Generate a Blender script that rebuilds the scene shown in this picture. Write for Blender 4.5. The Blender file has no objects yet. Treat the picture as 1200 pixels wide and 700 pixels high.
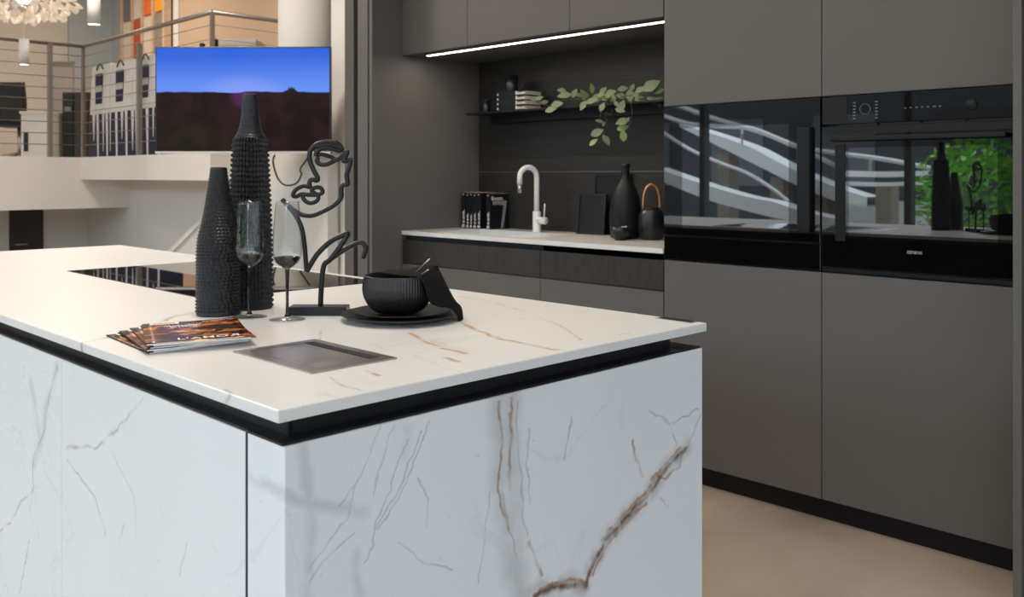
import bpy, bmesh, math, random
from mathutils import Vector, Matrix
random.seed(7)
SC = bpy.context.scene
COL = SC.collection

# ------------------------------------------------------------------ camera, sky, exposure
FPX, HZ, CAMH, S2 = 1070.0, 206.0, 1.18, 2 ** -.5      # focal length in px of a 1200x700 frame, horizon row, eye height
cam = bpy.data.objects.new('camera', bpy.data.cameras.new('camera')); COL.objects.link(cam)
cam.data.sensor_width = 36; cam.data.lens = FPX / 1200 * 36; cam.data.shift_y = -(350 - HZ) / 1200
cam.location = (0, 0, CAMH); cam.rotation_euler = (math.pi / 2, 0, math.pi / 4)
cam.data.clip_start = .05
cam.data.dof.use_dof = True; cam.data.dof.focus_distance = 1.75; cam.data.dof.aperture_fstop = 9
SC.camera = cam
world = bpy.data.worlds.new('sky'); SC.world = world; world.use_nodes = True
bg = world.node_tree.nodes['Background']; bg.inputs[0].default_value = (.74, .87, 1, 1); bg.inputs[1].default_value = 5.6
SC.view_settings.view_transform = 'Standard'; SC.view_settings.look = 'None'
SC.view_settings.gamma = 1; SC.view_settings.use_curve_mapping = False
SC.view_settings.exposure = 0.0
SC.cycles.use_denoising = True
SC.cycles.max_bounces = 10; SC.cycles.diffuse_bounces = 5; SC.cycles.glossy_bounces = 5
SC.cycles.transmission_bounces = 10; SC.cycles.transparent_max_bounces = 10
SC.cycles.caustics_refractive = False; SC.cycles.caustics_reflective = False
SC.cycles.sample_clamp_indirect = 6

def area_light(name, loc, rot, size, power, color, size_y=None):
    l = bpy.data.lights.new(name, 'AREA'); l.energy = power; l.color = color
    l.shape = 'RECTANGLE' if size_y else 'DISK'; l.size = size
    if size_y: l.size_y = size_y
    o = bpy.data.objects.new(name, l); COL.objects.link(o); o.location = loc; o.rotation_euler = rot
    return o

# ------------------------------------------------------------------ pixel helpers (a direction only; the plane gives the distance)
def ray(u, v):
    r = (u - 600) / FPX; return Vector(((r - 1) * S2, (r + 1) * S2, (HZ - v) / FPX))
def onz(u, v, z): d = ray(u, v); return Vector((0, 0, CAMH)) + d * ((z - CAMH) / d.z)
def ony(u, v, y): d = ray(u, v); return Vector((0, 0, CAMH)) + d * (y / d.y)
def onx(u, v, x): d = ray(u, v); return Vector((0, 0, CAMH)) + d * (x / d.x)
def onf(u, v, f): return Vector((0, 0, CAMH)) + ray(u, v) * f

# ------------------------------------------------------------------ materials
MATS = {}
def new_mat(name):
    m = bpy.data.materials.new(name); m.use_nodes = True; MATS[name] = m
    return m, m.node_tree.nodes, m.node_tree.links, m.node_tree.nodes['Principled BSDF']
def pbr(name, color, rough=.5, metal=0, ior=1.5, bump=0, bscale=200, var=0, vscale=3, spec=None, emit=None, estr=0, stretch=None, coat=0, trans=0):
    m, N, L, P = new_mat(name)
    P.inputs['Base Color'].default_value = (*color, 1); P.inputs['Roughness'].default_value = rough
    P.inputs['Metallic'].default_value = metal; P.inputs['IOR'].default_value = ior
    P.inputs['Coat Weight'].default_value = coat; P.inputs['Transmission Weight'].default_value = trans
    if spec is not None: P.inputs['Specular IOR Level'].default_value = spec
    if emit: P.inputs['Emission Color'].default_value = (*emit, 1); P.inputs['Emission Strength'].default_value = estr
    if bump or var:
        tc = N.new('ShaderNodeTexCoord'); vec = tc.outputs['Object']
        if stretch:
            mp = N.new('ShaderNodeMapping'); mp.inputs['Scale'].default_value = stretch
            L.new(vec, mp.inputs['Vector']); vec = mp.outputs['Vector']
        if var:
            n = N.new('ShaderNodeTexNoise'); n.inputs['Scale'].default_value = vscale; n.inputs['Detail'].default_value = 6
            L.new(vec, n.inputs['Vector'])
            mr = N.new('ShaderNodeMapRange'); mr.inputs[1].default_value = .3; mr.inputs[2].default_value = .7
            mr.inputs[3].default_value = 1 - var; mr.inputs[4].default_value = 1 + var
            L.new(n.outputs['Fac'], mr.inputs[0])
            mx = N.new('ShaderNodeMix'); mx.data_type = 'RGBA'; mx.blend_type = 'MULTIPLY'; mx.inputs[0].default_value = 1
            mx.inputs[6].default_value = (*color, 1); L.new(mr.outputs[0], mx.inputs[7]); L.new(mx.outputs[2], P.inputs['Base Color'])
        if bump:
            n2 = N.new('ShaderNodeTexNoise'); n2.inputs['Scale'].default_value = bscale; n2.inputs['Detail'].default_value = 3
            L.new(vec, n2.inputs['Vector'])
            b = N.new('ShaderNodeBump'); b.inputs['Strength'].default_value = bump; b.inputs['Distance'].default_value = .002
            L.new(n2.outputs['Fac'], b.inputs['Height']); L.new(b.outputs['Normal'], P.inputs['Normal'])
    return m

def marble(name, base, groups, plane, cloud=.06, fine=.35, rough=.42, vein_tint=(.45, .46, .46)):
    """white stone: cloudy ground, fine grey ridged veins, and drawn veins given as polylines of world points"""
    m, N, L, P = new_mat(name)
    P.inputs['Roughness'].default_value = rough; P.inputs['IOR'].default_value = 1.45
    def nd(t, **k):
        n = N.new(t)
        for a, b in k.items(): setattr(n, a, b)
        return n
    def math_(op, a, b=None, c=None, clamp=False):
        n = nd('ShaderNodeMath', operation=op, use_clamp=clamp)
        for i, x in enumerate((a, b, c)):
            if x is None: continue
            if isinstance(x, (int, float)): n.inputs[i].default_value = x
            else: L.new(x, n.inputs[i])
        return n.outputs[0]
    def vmath(op, a, b=None, scale=None, out=0):
        n = nd('ShaderNodeVectorMath', operation=op)
        for i, x in enumerate((a, b)):
            if x is None: continue
            if isinstance(x, (tuple, Vector)): n.inputs[i].default_value = tuple(x)
            else: L.new(x, n.inputs[i])
        if scale is not None:
            if isinstance(scale, (int, float)): n.inputs['Scale'].default_value = scale
            else: L.new(scale, n.inputs['Scale'])
        return n.outputs[out]
    pos = nd('ShaderNodeNewGeometry').outputs['Position']
    def noise(scale, detail=3, dist=0, off=None):
        n = nd('ShaderNodeTexNoise'); n.inputs['Scale'].default_value = scale; n.inputs['Detail'].default_value = detail
        n.inputs['Distortion'].default_value = dist
        L.new(pos if off is None else vmath('ADD', pos, off), n.inputs['Vector']); return n
    def ramp(x, a, b, c, d, smooth=True):
        n = nd('ShaderNodeMapRange', interpolation_type='SMOOTHSTEP' if smooth else 'LINEAR')
        L.new(x, n.inputs[0])
        for i, q in enumerate((a, b, c, d)): n.inputs[i + 1].default_value = q
        return n.outputs[0]
    def mix(fac, a, b):
        n = nd('ShaderNodeMix', data_type='RGBA')
        if isinstance(fac, (int, float)): n.inputs[0].default_value = fac
        else: L.new(fac, n.inputs[0])
        for i, q in ((6, a), (7, b)):
            if isinstance(q, tuple): n.inputs[i].default_value = (*q, 1)
            else: L.new(q, n.inputs[i])
        return n.outputs[2]
    d1 = vmath('SUBTRACT', noise(7, 3).outputs['Color'], (.5, .5, .5))
    d2 = vmath('SUBTRACT', noise(34, 6).outputs['Color'], (.5, .5, .5))
    warp = vmath('MULTIPLY', plane, vmath('ADD', pos, vmath('ADD', vmath('SCALE', d1, scale=.026), vmath('SCALE', d2, scale=.019))))
    col = mix(ramp(noise(2.6, 5, .6).outputs['Fac'], .35, .68, 0, cloud * 6), base, tuple(b * (1 - cloud * 2) for b in base))
    ridge = math_('ABSOLUTE', math_('SUBTRACT', noise(2.2, 7, 1.6, (3, 1, 7)).outputs['Fac'], .5))
    patch = ramp(noise(3.2, 2, 0, (9, 4, 2)).outputs['Fac'], .45, .62, 0, 1)
    col = mix(math_('MULTIPLY', math_('MULTIPLY', ramp(ridge, 0, .012, 1, 0), patch), fine), col, vein_tint)
    speck = ramp(noise(55, 2, 0, (1, 8, 3)).outputs['Fac'], .73, .79, 0, .35)
    col = mix(speck, col, vein_tint)
    for g in groups:
        dmin = None
        for poly in g['polys']:
            poly = [Vector((p.x * plane[0], p.y * plane[1], p.z * plane[2])) for p in poly]
            for a, b in zip(poly[:-1], poly[1:]):
                ab = b - a
                pa = vmath('SUBTRACT', warp, a)
                t = math_('MULTIPLY', vmath('DOT_PRODUCT', pa, ab, out=1), 1 / max(ab.length_squared, 1e-9))
                t = math_('MAXIMUM', math_('MINIMUM', t, 1.0), 0.0)      # no clamp flag: it is expanded late and overflows the shader stack
                q = vmath('SCALE', ab, scale=t)
                dd = vmath('DISTANCE', pa, q, out=1)
                dmin = dd if dmin is None else math_('MINIMUM', dmin, dd)
        w = g['w']
        br = ramp(noise(g.get('bs', 22), 3, .5, (g.get('seed', 0), 2, 5)).outputs['Fac'], .32, .6, g.get('lo', .25), 1)
        mask = math_('MULTIPLY', math_('MULTIPLY', ramp(dmin, 0, w, 1, 0), br), g['s'], clamp=True)
        col = mix(mask, col, g['c'])
    L.new(col, P.inputs['Base Color'])
    return m

def wood(name, c1, c2, axis=2, scale=60, rough=.5):
    m, N, L, P = new_mat(name); P.inputs['Roughness'].default_value = rough
    tc = N.new('ShaderNodeTexCoord'); mp = N.new('ShaderNodeMapping')
    sc = [1, 1, 1]; sc[axis] = .04; mp.inputs['Scale'].default_value = sc
    L.new(tc.outputs['Object'], mp.inputs['Vector'])
    n = N.new('ShaderNodeTexNoise'); n.inputs['Scale'].default_value = scale; n.inputs['Detail'].default_value = 6
    L.new(mp.outputs['Vector'], n.inputs['Vector'])
    r = N.new('ShaderNodeValToRGB'); r.color_ramp.elements[0].position = .35; r.color_ramp.elements[1].position = .68
    r.color_ramp.elements[0].color = (*c1, 1); r.color_ramp.elements[1].color = (*c2, 1)
    L.new(n.outputs['Fac'], r.inputs['Fac']); L.new(r.outputs['Color'], P.inputs['Base Color'])
    b = N.new('ShaderNodeBump'); b.inputs['Strength'].default_value = .25; b.inputs['Distance'].default_value = .001
    L.new(n.outputs['Fac'], b.inputs['Height']); L.new(b.outputs['Normal'], P.inputs['Normal'])
    return m

def glass(name, color=(1, 1, 1), ior=1.5):
    m, N, L, P = new_mat(name); N.remove(P)
    g = N.new('ShaderNodeBsdfGlass'); g.inputs['Color'].default_value = (*color, 1); g.inputs['IOR'].default_value = ior; g.inputs['Roughness'].default_value = 0
    L.new(g.outputs[0], N['Material Output'].inputs[0]); return m

# ------------------------------------------------------------------ mesh builder
class MB:
    def __init__(s): s.bm = bmesh.new()
    def box(s, x0, y0, z0, x1, y1, z1, bev=0, seg=2, M=None):
        b2 = bmesh.new()
        vs = [b2.verts.new((x, y, z)) for x in (x0, x1) for y in (y0, y1) for z in (z0, z1)]
        for f in ((0, 1, 3, 2), (4, 6, 7, 5), (0, 4, 5, 1), (2, 3, 7, 6), (0, 2, 6, 4), (1, 5, 7, 3)): b2.faces.new([vs[i] for i in f])
        bmesh.ops.recalc_face_normals(b2, faces=b2.faces)
        if bev: bmesh.ops.bevel(b2, geom=b2.edges[:], offset=bev, segments=seg, affect='EDGES', profile=.5)
        s.merge(b2, M); return s
    def merge(s, b2, M=None):
        b2.verts.index_update(); mp = [s.bm.verts.new((M @ v.co) if M else v.co) for v in b2.verts]
        for f in b2.faces:
            try: s.bm.faces.new([mp[v.index] for v in f.verts]).smooth = f.smooth
            except ValueError: pass
        b2.free()
    def data(s, vs, fs, smooth=False, M=None):
        mp = [s.bm.verts.new((M @ Vector(v)) if M else v) for v in vs]
        for f in fs:
            try: s.bm.faces.new([mp[i] for i in f]).smooth = smooth
            except ValueError: pass
        return s
    def lathe(s, prof, n=32, c=(0, 0, 0), M=None, smooth=True, rfun=None):
        """prof: list of (radius, height); ends with radius 0 become poles"""
        vs, fs, rows = [], [], []
        for (r, z) in prof:
            if r < 1e-6: rows.append([len(vs)]); vs.append((c[0], c[1], c[2] + z))
            else:
                row = []
                for k in range(n):
                    a = 2 * math.pi * k / n; rr = rfun(r, z, a) if rfun else r
                    row.append(len(vs)); vs.append((c[0] + rr * math.cos(a), c[1] + rr * math.sin(a), c[2] + z))
                rows.append(row)
        for A, B in zip(rows[:-1], rows[1:]):
            for k in range(n):
                k2 = (k + 1) % n
                if len(A) == 1 and len(B) == 1: continue
                if len(A) == 1: fs.append((A[0], B[k2], B[k]))
                elif len(B) == 1: fs.append((A[k], A[k2], B[0]))
                else: fs.append((A[k], A[k2], B[k2], B[k]))
        return s.data(vs, fs, smooth, M)
    def tube(s, pts, r, n=10, closed=False, taper=None):
        pts = [Vector(p) for p in pts]; vs, fs = [], []
        T = []
        for i in range(len(pts)):
            a = pts[i - 1] if (i > 0 or closed) else pts[0]; b = pts[(i + 1) % len(pts)] if (i < len(pts) - 1 or closed) else pts[-1]
            t = (b - a); T.append(t.normalized() if t.length > 1e-9 else Vector((0, 0, 1)))
        up = Vector((0, 0, 1)) if abs(T[0].z) < .9 else Vector((1, 0, 0))
        nrm = T[0].cross(up).normalized()
        for i, p in enumerate(pts):
            nrm = (nrm - T[i] * nrm.dot(T[i]))
            nrm = nrm.normalized() if nrm.length > 1e-6 else T[i].orthogonal().normalized()
            bn = T[i].cross(nrm); rr = r * (taper[i] if taper else 1)
            for k in range(n):
                a = 2 * math.pi * k / n; vs.append(p + (nrm * math.cos(a) + bn * math.sin(a)) * rr)
        m = len(pts)
        for i in range(m if closed else m - 1):
            j = (i + 1) % m
            for k in range(n): fs.append((i * n + k, i * n + (k + 1) % n, j * n + (k + 1) % n, j * n + k))
        if not closed: fs.append(tuple(range(n - 1, -1, -1))); fs.append(tuple(range((m - 1) * n, m * n)))
        return s.data(vs, fs, True)
    def prism(s, poly, d):
        """extrude a flat 3-D polygon by vector d"""
        n = len(poly); a = [Vector(p) for p in poly]; vs = a + [p + Vector(d) for p in a]
        fs = [tuple(range(n - 1, -1, -1)), tuple(range(n, 2 * n))] + [(i, (i + 1) % n, (i + 1) % n + n, i + n) for i in range(n)]
        s.data(vs, fs); return s
    def build(s, name, mat, parent=None, label=None, cat=None, group=None, kind=None, recalc=True, loc=None, rotz=0):
        """mesh in world coordinates; the origin goes to the base centre (or the parent's origin)"""
        if recalc: bmesh.ops.recalc_face_normals(s.bm, faces=s.bm.faces)
        me = bpy.data.meshes.new(name)
        if parent is None and loc is None:
            xs = [v.co for v in s.bm.verts]
            lo = [min(c[i] for c in xs) for i in range(3)]; hi = [max(c[i] for c in xs) for i in range(3)]
            o_ = Vector(((lo[0] + hi[0]) / 2, (lo[1] + hi[1]) / 2, lo[2]))
            for v in s.bm.verts: v.co -= o_
            loc = o_
        elif parent is not None and loc is None:
            off = parent.get('_w'); off = Vector(off) if off else Vector((0, 0, 0))
            for v in s.bm.verts: v.co -= off
        s.bm.to_mesh(me); s.bm.free()
        me.materials.append(MATS[mat] if isinstance(mat, str) else mat)
        o = bpy.data.objects.new(name, me); COL.objects.link(o)
        if loc is not None: o.location = loc
        if rotz: o.rotation_euler.z = rotz
        if parent is not None: o.parent = parent
        o['_w'] = list(parent['_w']) if (parent is not None and '_w' in parent) else list(o.location)
        tag(o, label, cat, group, kind); return o
def tag(o, label=None, cat=None, group=None, kind=None):
    for k, v in (('label', label), ('category', cat), ('group', group), ('kind', kind)):
        if v: o[k] = v
def thing(name, loc, label, cat, group=None, rotz=0, world_parts=True):
    o = bpy.data.objects.new(name, None); COL.objects.link(o); o.location = loc; o.rotation_euler.z = rotz
    o.empty_display_size = .05
    o['_w'] = list(loc) if world_parts else [0, 0, 0]
    tag(o, label, cat, group); return o
def struct(name, mb, mat, label=None):
    return mb.build(name, mat, kind='structure', label=label)
def text_mb(txt, size, M, mirror=(), extrude=.0002, bold=0):
    mb = MB(); x = 0.0
    for ch in txt:
        if ch == ' ': x += size * .3; continue
        cu = bpy.data.curves.new('t', 'FONT'); cu.body = ch; cu.size = size; cu.extrude = extrude; cu.offset = bold * size
        cu.resolution_u = 3
        ob = bpy.data.objects.new('t', cu); COL.objects.link(ob)
        dg = bpy.context.evaluated_depsgraph_get(); me = bpy.data.meshes.new_from_object(ob.evaluated_get(dg))
        xs = [v.co.x for v in me.vertices] or [0]; lo, hi = min(xs), max(xs)
        vs = [Vector((((lo + hi - v.co.x) if ch in mirror else v.co.x) - lo + x, v.co.y, v.co.z)) for v in me.vertices]
        mb.data(vs, [tuple(p.vertices) for p in me.polygons], M=M)
        x += (hi - lo) + size * (.09 + 2 * bold)
        bpy.data.objects.remove(ob); bpy.data.curves.remove(cu); bpy.data.meshes.remove(me)
    return mb
def frame_mat(o, ex, ey):
    ex = Vector(ex).normalized(); ey = Vector(ey).normalized(); ez = ex.cross(ey)
    return Matrix(((ex.x, ey.x, ez.x, o[0]), (ex.y, ey.y, ez.y, o[1]), (ex.z, ey.z, ez.z, o[2]), (0, 0, 0, 1)))
def catmull(P, n=6, closed=False):
    P = [Vector(p) for p in P]; out = []
    m = len(P)
    for i in range(m if closed else m - 1):
        p1, p2 = P[i], P[(i + 1) % m]
        p0 = P[i - 1] if (i > 0 or closed) else p1 * 2 - p2
        p3 = P[(i + 2) % m] if (i + 2 < m or closed) else p2 * 2 - p1
        for k in range(n):
            t = k / n
            out.append(.5 * ((2 * p1) + (p2 - p0) * t + (2 * p0 - 5 * p1 + 4 * p2 - p3) * t * t + (3 * p1 - p0 - 3 * p2 + p3) * t ** 3))
    if not closed: out.append(P[-1])
    return out

# ------------------------------------------------------------------ material library
pbr('white_wall', (.74, .71, .67), .85, bump=.15, bscale=90)
pbr('warm_wall', (.52, .48, .43), .85, bump=.15, bscale=90)
pbr('tan_wall', (.55, .40, .28), .85, bump=.15, bscale=90)
pbr('bluegrey_wall', (.36, .40, .42), .85, bump=.15, bscale=90)
pbr('ceiling_paint', (.78, .77, .75), .9, bump=.1, bscale=60)
pbr('slab_white', (.80, .75, .70), .8, bump=.1, bscale=80)
pbr('soffit_brown', (.20, .17, .15), .7, bump=.1)
pbr('door_brown', (.035, .026, .022), .6, bump=.1)
pbr('floor_concrete', (.42, .335, .27), .36, bump=.15, bscale=25, var=.30, vscale=2.2, stretch=(1, .55, 1))
pbr('cabinet_grey', (.116, .106, .096), .55, bump=.25, bscale=700, var=.05, vscale=350)
pbr('niche_grey', (.118, .110, .104), .58, bump=.25, bscale=700, var=.05, vscale=350)
pbr('profile_grey', (.17, .16, .15), .35, metal=.6, bump=.05)
pbr('black_matte', (.007, .007, .008), .5, bump=.1, bscale=300, spec=.3)
pbr('black_void', (.006, .006, .007), .7, bump=.05)
pbr('black_alu', (.010, .011, .013), .40, spec=.4, bump=.15, bscale=500)
pbr('oven_glass', (.003, .003, .0035), .02, ior=1.75)
pbr('oven_window', (.006, .007, .008), .012, ior=2.3)
pbr('oven_trim', (.007, .007, .0075), .45, spec=.25)
pbr('print_dim', (.16, .16, .16), .6)
pbr('print_grey', (.55, .55, .55), .6)
pbr('hob_glass', (.004, .004, .005), .015, ior=1.75)
pbr('steel', (.50, .47, .44), .3, metal=1, bump=.06, bscale=60, stretch=(30, 1, 1), var=.1)
pbr('steel_light', (.62, .60, .57), .28, metal=1)
pbr('rail_metal', (.30, .25, .21), .35, metal=.7)
pbr('wire_metal', (.30, .28, .26), .4, metal=.7)
pbr('ceramic_black', (.010, .010, .012), .34, bump=.12, bscale=400)
pbr('vase_black', (.011, .012, .014), .34, spec=.42, bump=.08, bscale=600)
pbr('sculpture_black', (.008, .008, .009), .34, spec=.4, bump=.15, bscale=300)
pbr('cloth_black', (.007, .007, .0075), .9, spec=.2, bump=.6, bscale=900)
pbr('white_enamel', (.78, .77, .75), .35)
pbr('sink_white', (.72, .72, .71), .4)
pbr('counter_stone', (.58, .55, .52), .35, var=.08, vscale=9)
pbr('copper', (.62, .30, .10), .35, metal=.6)
pbr('leaf', (.16, .20, .11), .6, var=.3, vscale=18, bump=.3, bscale=60)
pbr('leaf_light', (.22, .30, .11), .6, var=.25, vscale=18, bump=.3, bscale=60)
pbr('stem_brown', (.06, .05, .03), .8)
pbr('paper_cream', (.60, .52, .44), .8, bump=.3, bscale=300, stretch=(1, 1, 12))
pbr('paper_white', (.80, .79, .77), .7, bump=.2, bscale=300, stretch=(1, 1, 12))
pbr('print_white', (.78, .77, .75), .6)
pbr('print_blur', (.28, .29, .29), .6, var=.3, vscale=40)
pbr('bag_white', (.76, .74, .71), .7, bump=.1, bscale=20)
pbr('bag_navy', (.010, .012, .045), .6)
pbr('rope_dark', (.05, .035, .03), .8)
pbr('chair_black', (.008, .007, .007), .6, bump=.2)
pbr('box_brown', (.032, .024, .019), .5, var=.1)
pbr('box_beige', (.50, .42, .34), .7)
pbr('box_white', (.62, .60, .57), .6)
pbr('partition_grey', (.30, .27, .25), .7)
pbr('orange', (.80, .17, .02), .5); pbr('red_orange', (.50, .075, .03), .5); pbr('amber', (.88, .36, .02), .5)
pbr('swatch_grey', (.17, .17, .17), .6); pbr('swatch_cream', (.68, .58, .48), .6, var=.06, vscale=8); pbr('swatch_taupe', (.27, .23, .18), .6, var=.1, vscale=6)
pbr('pale_wood', (.62, .44, .30), .6, var=.12, vscale=12)
pbr('petal_white', (.86, .80, .72), .5, emit=(1, .86, .7), estr=.12)
pbr('lamp_white', (.85, .84, .82), .4)
pbr('lamp_glow', (1, 1, 1), .5, emit=(1, .93, .82), estr=7)
pbr('lamp_bulb', (1, 1, 1), .5, emit=(1, .85, .65), estr=5)
pbr('led_glow', (1, 1, 1), .5, emit=(1, .90, .76), estr=9)
pbr('tv_bezel', (.01, .01, .011), .35)
pbr('asphalt', (.42, .41, .39), .9, var=.1, vscale=1)
pbr('render_white', (.88, .88, .86), .8, bump=.1)
pbr('shrub_green', (.26, .60, .07), .6, var=.4, vscale=4)
pbr('brick_dark', (.035, .037, .04), .8, var=.15, vscale=3)
pbr('frame_alu', (.10, .10, .105), .4, metal=.5)
wood('oak_dark', (.011, .009, .0078), (.022, .018, .0155), axis=0, scale=160, rough=.6)
wood('oak_drawer', (.017, .0135, .0115), (.040, .032, .026), axis=2, scale=260, rough=.55)
glass('clear_glass')
def thin_glass(name):
    m, N, L, P = new_mat(name); N.remove(P)
    t = N.new('ShaderNodeBsdfTransparent'); g = N.new('ShaderNodeBsdfGlossy'); g.inputs['Roughness'].default_value = 0
    lw = N.new('ShaderNodeLayerWeight'); lw.inputs['Blend'].default_value = .35
    r = N.new('ShaderNodeValToRGB'); r.color_ramp.elements[0].color = (.955, .96, .96, 1); r.color_ramp.elements[1].color = (.42, .43, .44, 1); r.color_ramp.elements[0].position = .5
    L.new(lw.outputs['Facing'], r.inputs['Fac']); L.new(r.outputs['Color'], t.inputs['Color'])
    fr = N.new('ShaderNodeMapRange'); fr.inputs[1].default_value = .3; fr.inputs[2].default_value = 1; fr.inputs[3].default_value = .06; fr.inputs[4].default_value = .55
    lw.inputs['Blend'].default_value = .25; L.new(lw.outputs['Facing'], fr.inputs[0])
    mx = N.new('ShaderNodeMixShader'); L.new(fr.outputs[0], mx.inputs[0]); L.new(t.outputs[0], mx.inputs[1]); L.new(g.outputs[0], mx.inputs[2])
    L.new(mx.outputs[0], N['Material Output'].inputs[0])
thin_glass('thin_glass'); glass('dark_refraction_glass', (.35, .35, .37))  # dark tint painted in for the dark that stem and bowl base refract

E5 = lambda pts: [onx(580 + a / 2.188, 380 + b / 2.188, -.966) for a, b in pts]
E4 = lambda pts: [onx(320 + a / 3.5, 500 + b / 3.5, -.966) for a, b in pts]
F4 = lambda pts: [ony(a / 2.188, 380 + b / 2.188, .582) for a, b in pts]
T6 = lambda pts: [onz(480 + a / 3.43, 330 + b / 3.43, .9) for a, b in pts]
T5 = lambda pts: [onz(120 + a / 3.333, 330 + b / 3.333, .9) for a, b in pts]
vein = [(490, 318), (440, 375), (385, 450), (350, 490), (285, 565), (245, 640), (232, 675)]
off = lambda pts, dx, dy: [(a + dx, b + dy) for a, b in pts]
marble('marble_end', (.82, .845, .86), [
    dict(polys=[E5([(42, 190), (44, 340), (50, 480), (60, 620), (75, 720)]), E5([(14, 195), (16, 380), (35, 510), (50, 640)])], w=.038, s=.60, c=(.47, .48, .47), bs=12, lo=.45, seed=1),
    dict(polys=[E4([(130, 80), (145, 220), (158, 430), (155, 700)]), E4([(40, 270), (150, 315), (300, 350), (370, 380)]), E4([(355, 520), (350, 620), (370, 700)]), E4([(560, 20), (540, 130)])], w=.014, s=.45, c=(.46, .47, .46), bs=16, lo=.3, seed=2),
    dict(polys=[E4([(440, 0), (390, 130), (330, 250), (290, 380), (210, 520), (160, 590)]), E4([(500, 0), (440, 170), (400, 300)]), E4([(550, 60), (480, 260), (420, 400), (415, 490), (385, 560)]),
                E4([(610, 30), (540, 210), (450, 370), (420, 430)]), E4([(640, 0), (565, 200), (480, 350), (430, 430)]), E4([(500, 480), (600, 540), (740, 585)]), E4([(590, 230), (630, 300), (630, 410)]), E4([(900, 260), (885, 400), (850, 650)]),
                E4([(330, 250), (260, 330)]), E4([(165, 640), (240, 540), (330, 440)])], w=.0024, s=.60, c=(.36, .37, .36), bs=14, lo=.35, seed=3),
    dict(polys=[E5([(395, 230), (430, 245), (455, 265), (470, 310)]), E5([(455, 255), (490, 235), (525, 215)]), E5([(490, 320), (510, 270), (528, 230)]), E5([(200, 235), (190, 300), (180, 350)]), E5([(430, 440), (450, 470)]),
                E5([(60, 200), (64, 300), (72, 420), (90, 540)]), E5([(28, 430), (40, 520), (62, 600)]), E5([(90, 270), (84, 360), (96, 450)])], w=.0034, s=.6, c=(.34, .34, .34), bs=18, lo=.3, seed=4),
    dict(polys=[E5([(15, 195), (22, 290), (15, 380), (22, 450), (38, 520)]), E5([(43, 190), (46, 300), (40, 360), (46, 420)]), E5([(355, 300), (358, 340), (382, 388)]), E5([(92, 555), (110, 600), (125, 645)]),
                E5([(488, 320), (474, 368), (440, 398), (420, 380), (405, 395)])], w=.0050, s=.9, c=(.36, .20, .11), bs=22, lo=.25, seed=5),
    dict(polys=[E5(vein + [(150, 668), (110, 690)])], w=.030, s=.75, c=(.42, .38, .34), bs=26, lo=.1, seed=6),
    dict(polys=[E5(off(vein[:5], -9, -4)), E5(off(vein[2:6], 8, 6)), E5([(235, 664), (190, 652), (150, 660), (115, 688)])], w=.0055, s=.9, c=(.42, .20, .08), bs=34, lo=.2, seed=8),
    dict(polys=[E5(vein), E5([(235, 672), (150, 668), (110, 694)])], w=.0095, s=1.0, c=(.16, .08, .04), bs=34, lo=.3, seed=7),
], (0, 1, 1), cloud=.05, fine=.14)
marble('marble_front', (.83, .85, .85), [
    dict(polys=[F4([(145, 105), (135, 150), (118, 210), (112, 280), (88, 360)]), F4([(80, 150), (95, 250), (105, 300)])], w=.020, s=.42, c=(.50, .47, .42), bs=16, lo=.15, seed=1),
    dict(polys=[F4([(145, 105), (125, 180), (115, 260), (85, 360), (85, 430), (55, 455), (40, 490), (0, 530)]), F4([(370, 195), (335, 230), (300, 275), (250, 322), (170, 320)]),
                F4([(170, 350), (215, 410), (245, 440), (270, 540)]), F4([(75, 560), (50, 690)])], w=.0045, s=.62, c=(.38, .33, .28), bs=22, lo=.2, seed=3),
    dict(polys=[F4([(320, 500), (305, 560)]), F4([(85, 430), (75, 480), (100, 545)]), F4([(540, 540), (555, 585)]), F4([(410, 470), (420, 500)]), F4([(290, 330), (340, 430), (350, 560)]), F4([(460, 640), (480, 560)])], w=.0035, s=.40, c=(.44, .45, .44), bs=24, lo=.25, seed=4),
], (1, 0, 1), cloud=.04, fine=.16)
marble('marble_top', (.82, .805, .785), [
    dict(polys=[T5([(-280, 280), (0, 225), (140, 185), (290, 135), (400, 115)]), T6([(-20, 205), (120, 250), (230, 290)])], w=.022, s=.35, c=(.60, .54, .48), bs=16, lo=.1, seed=1),
    dict(polys=[T5([(-120, 245), (0, 225), (60, 205), (140, 185), (220, 165), (290, 135), (350, 125)]), T6([(0, 210), (60, 240), (120, 258)]), T6([(130, 268), (190, 280), (225, 292)]), T6([(150, 310), (195, 325)]),
                T6([(200, 165), (330, 220), (420, 240), (500, 258), (590, 275)]), T5([(1030, 350), (1070, 370)])], w=.0075, s=.9, c=(.52, .28, .12), bs=26, lo=.25, seed=3),
    dict(polys=[T6([(440, 150), (520, 145), (600, 175), (690, 235)]), T6([(200, 60), (300, 75), (400, 105), (470, 120)]), T6([(650, 128), (700, 122)]), T5([(900, 375), (930, 410), (1000, 425)]), T6([(840, 215), (870, 208)]),
                T5([(850, 190), (852, 230)]), T5([(480, 420), (510, 470)])], w=.0045, s=.6, c=(.42, .39, .36), bs=24, lo=.2, seed=4),
], (1, 1, 0), cloud=.04, fine=.25, rough=.36)

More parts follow.
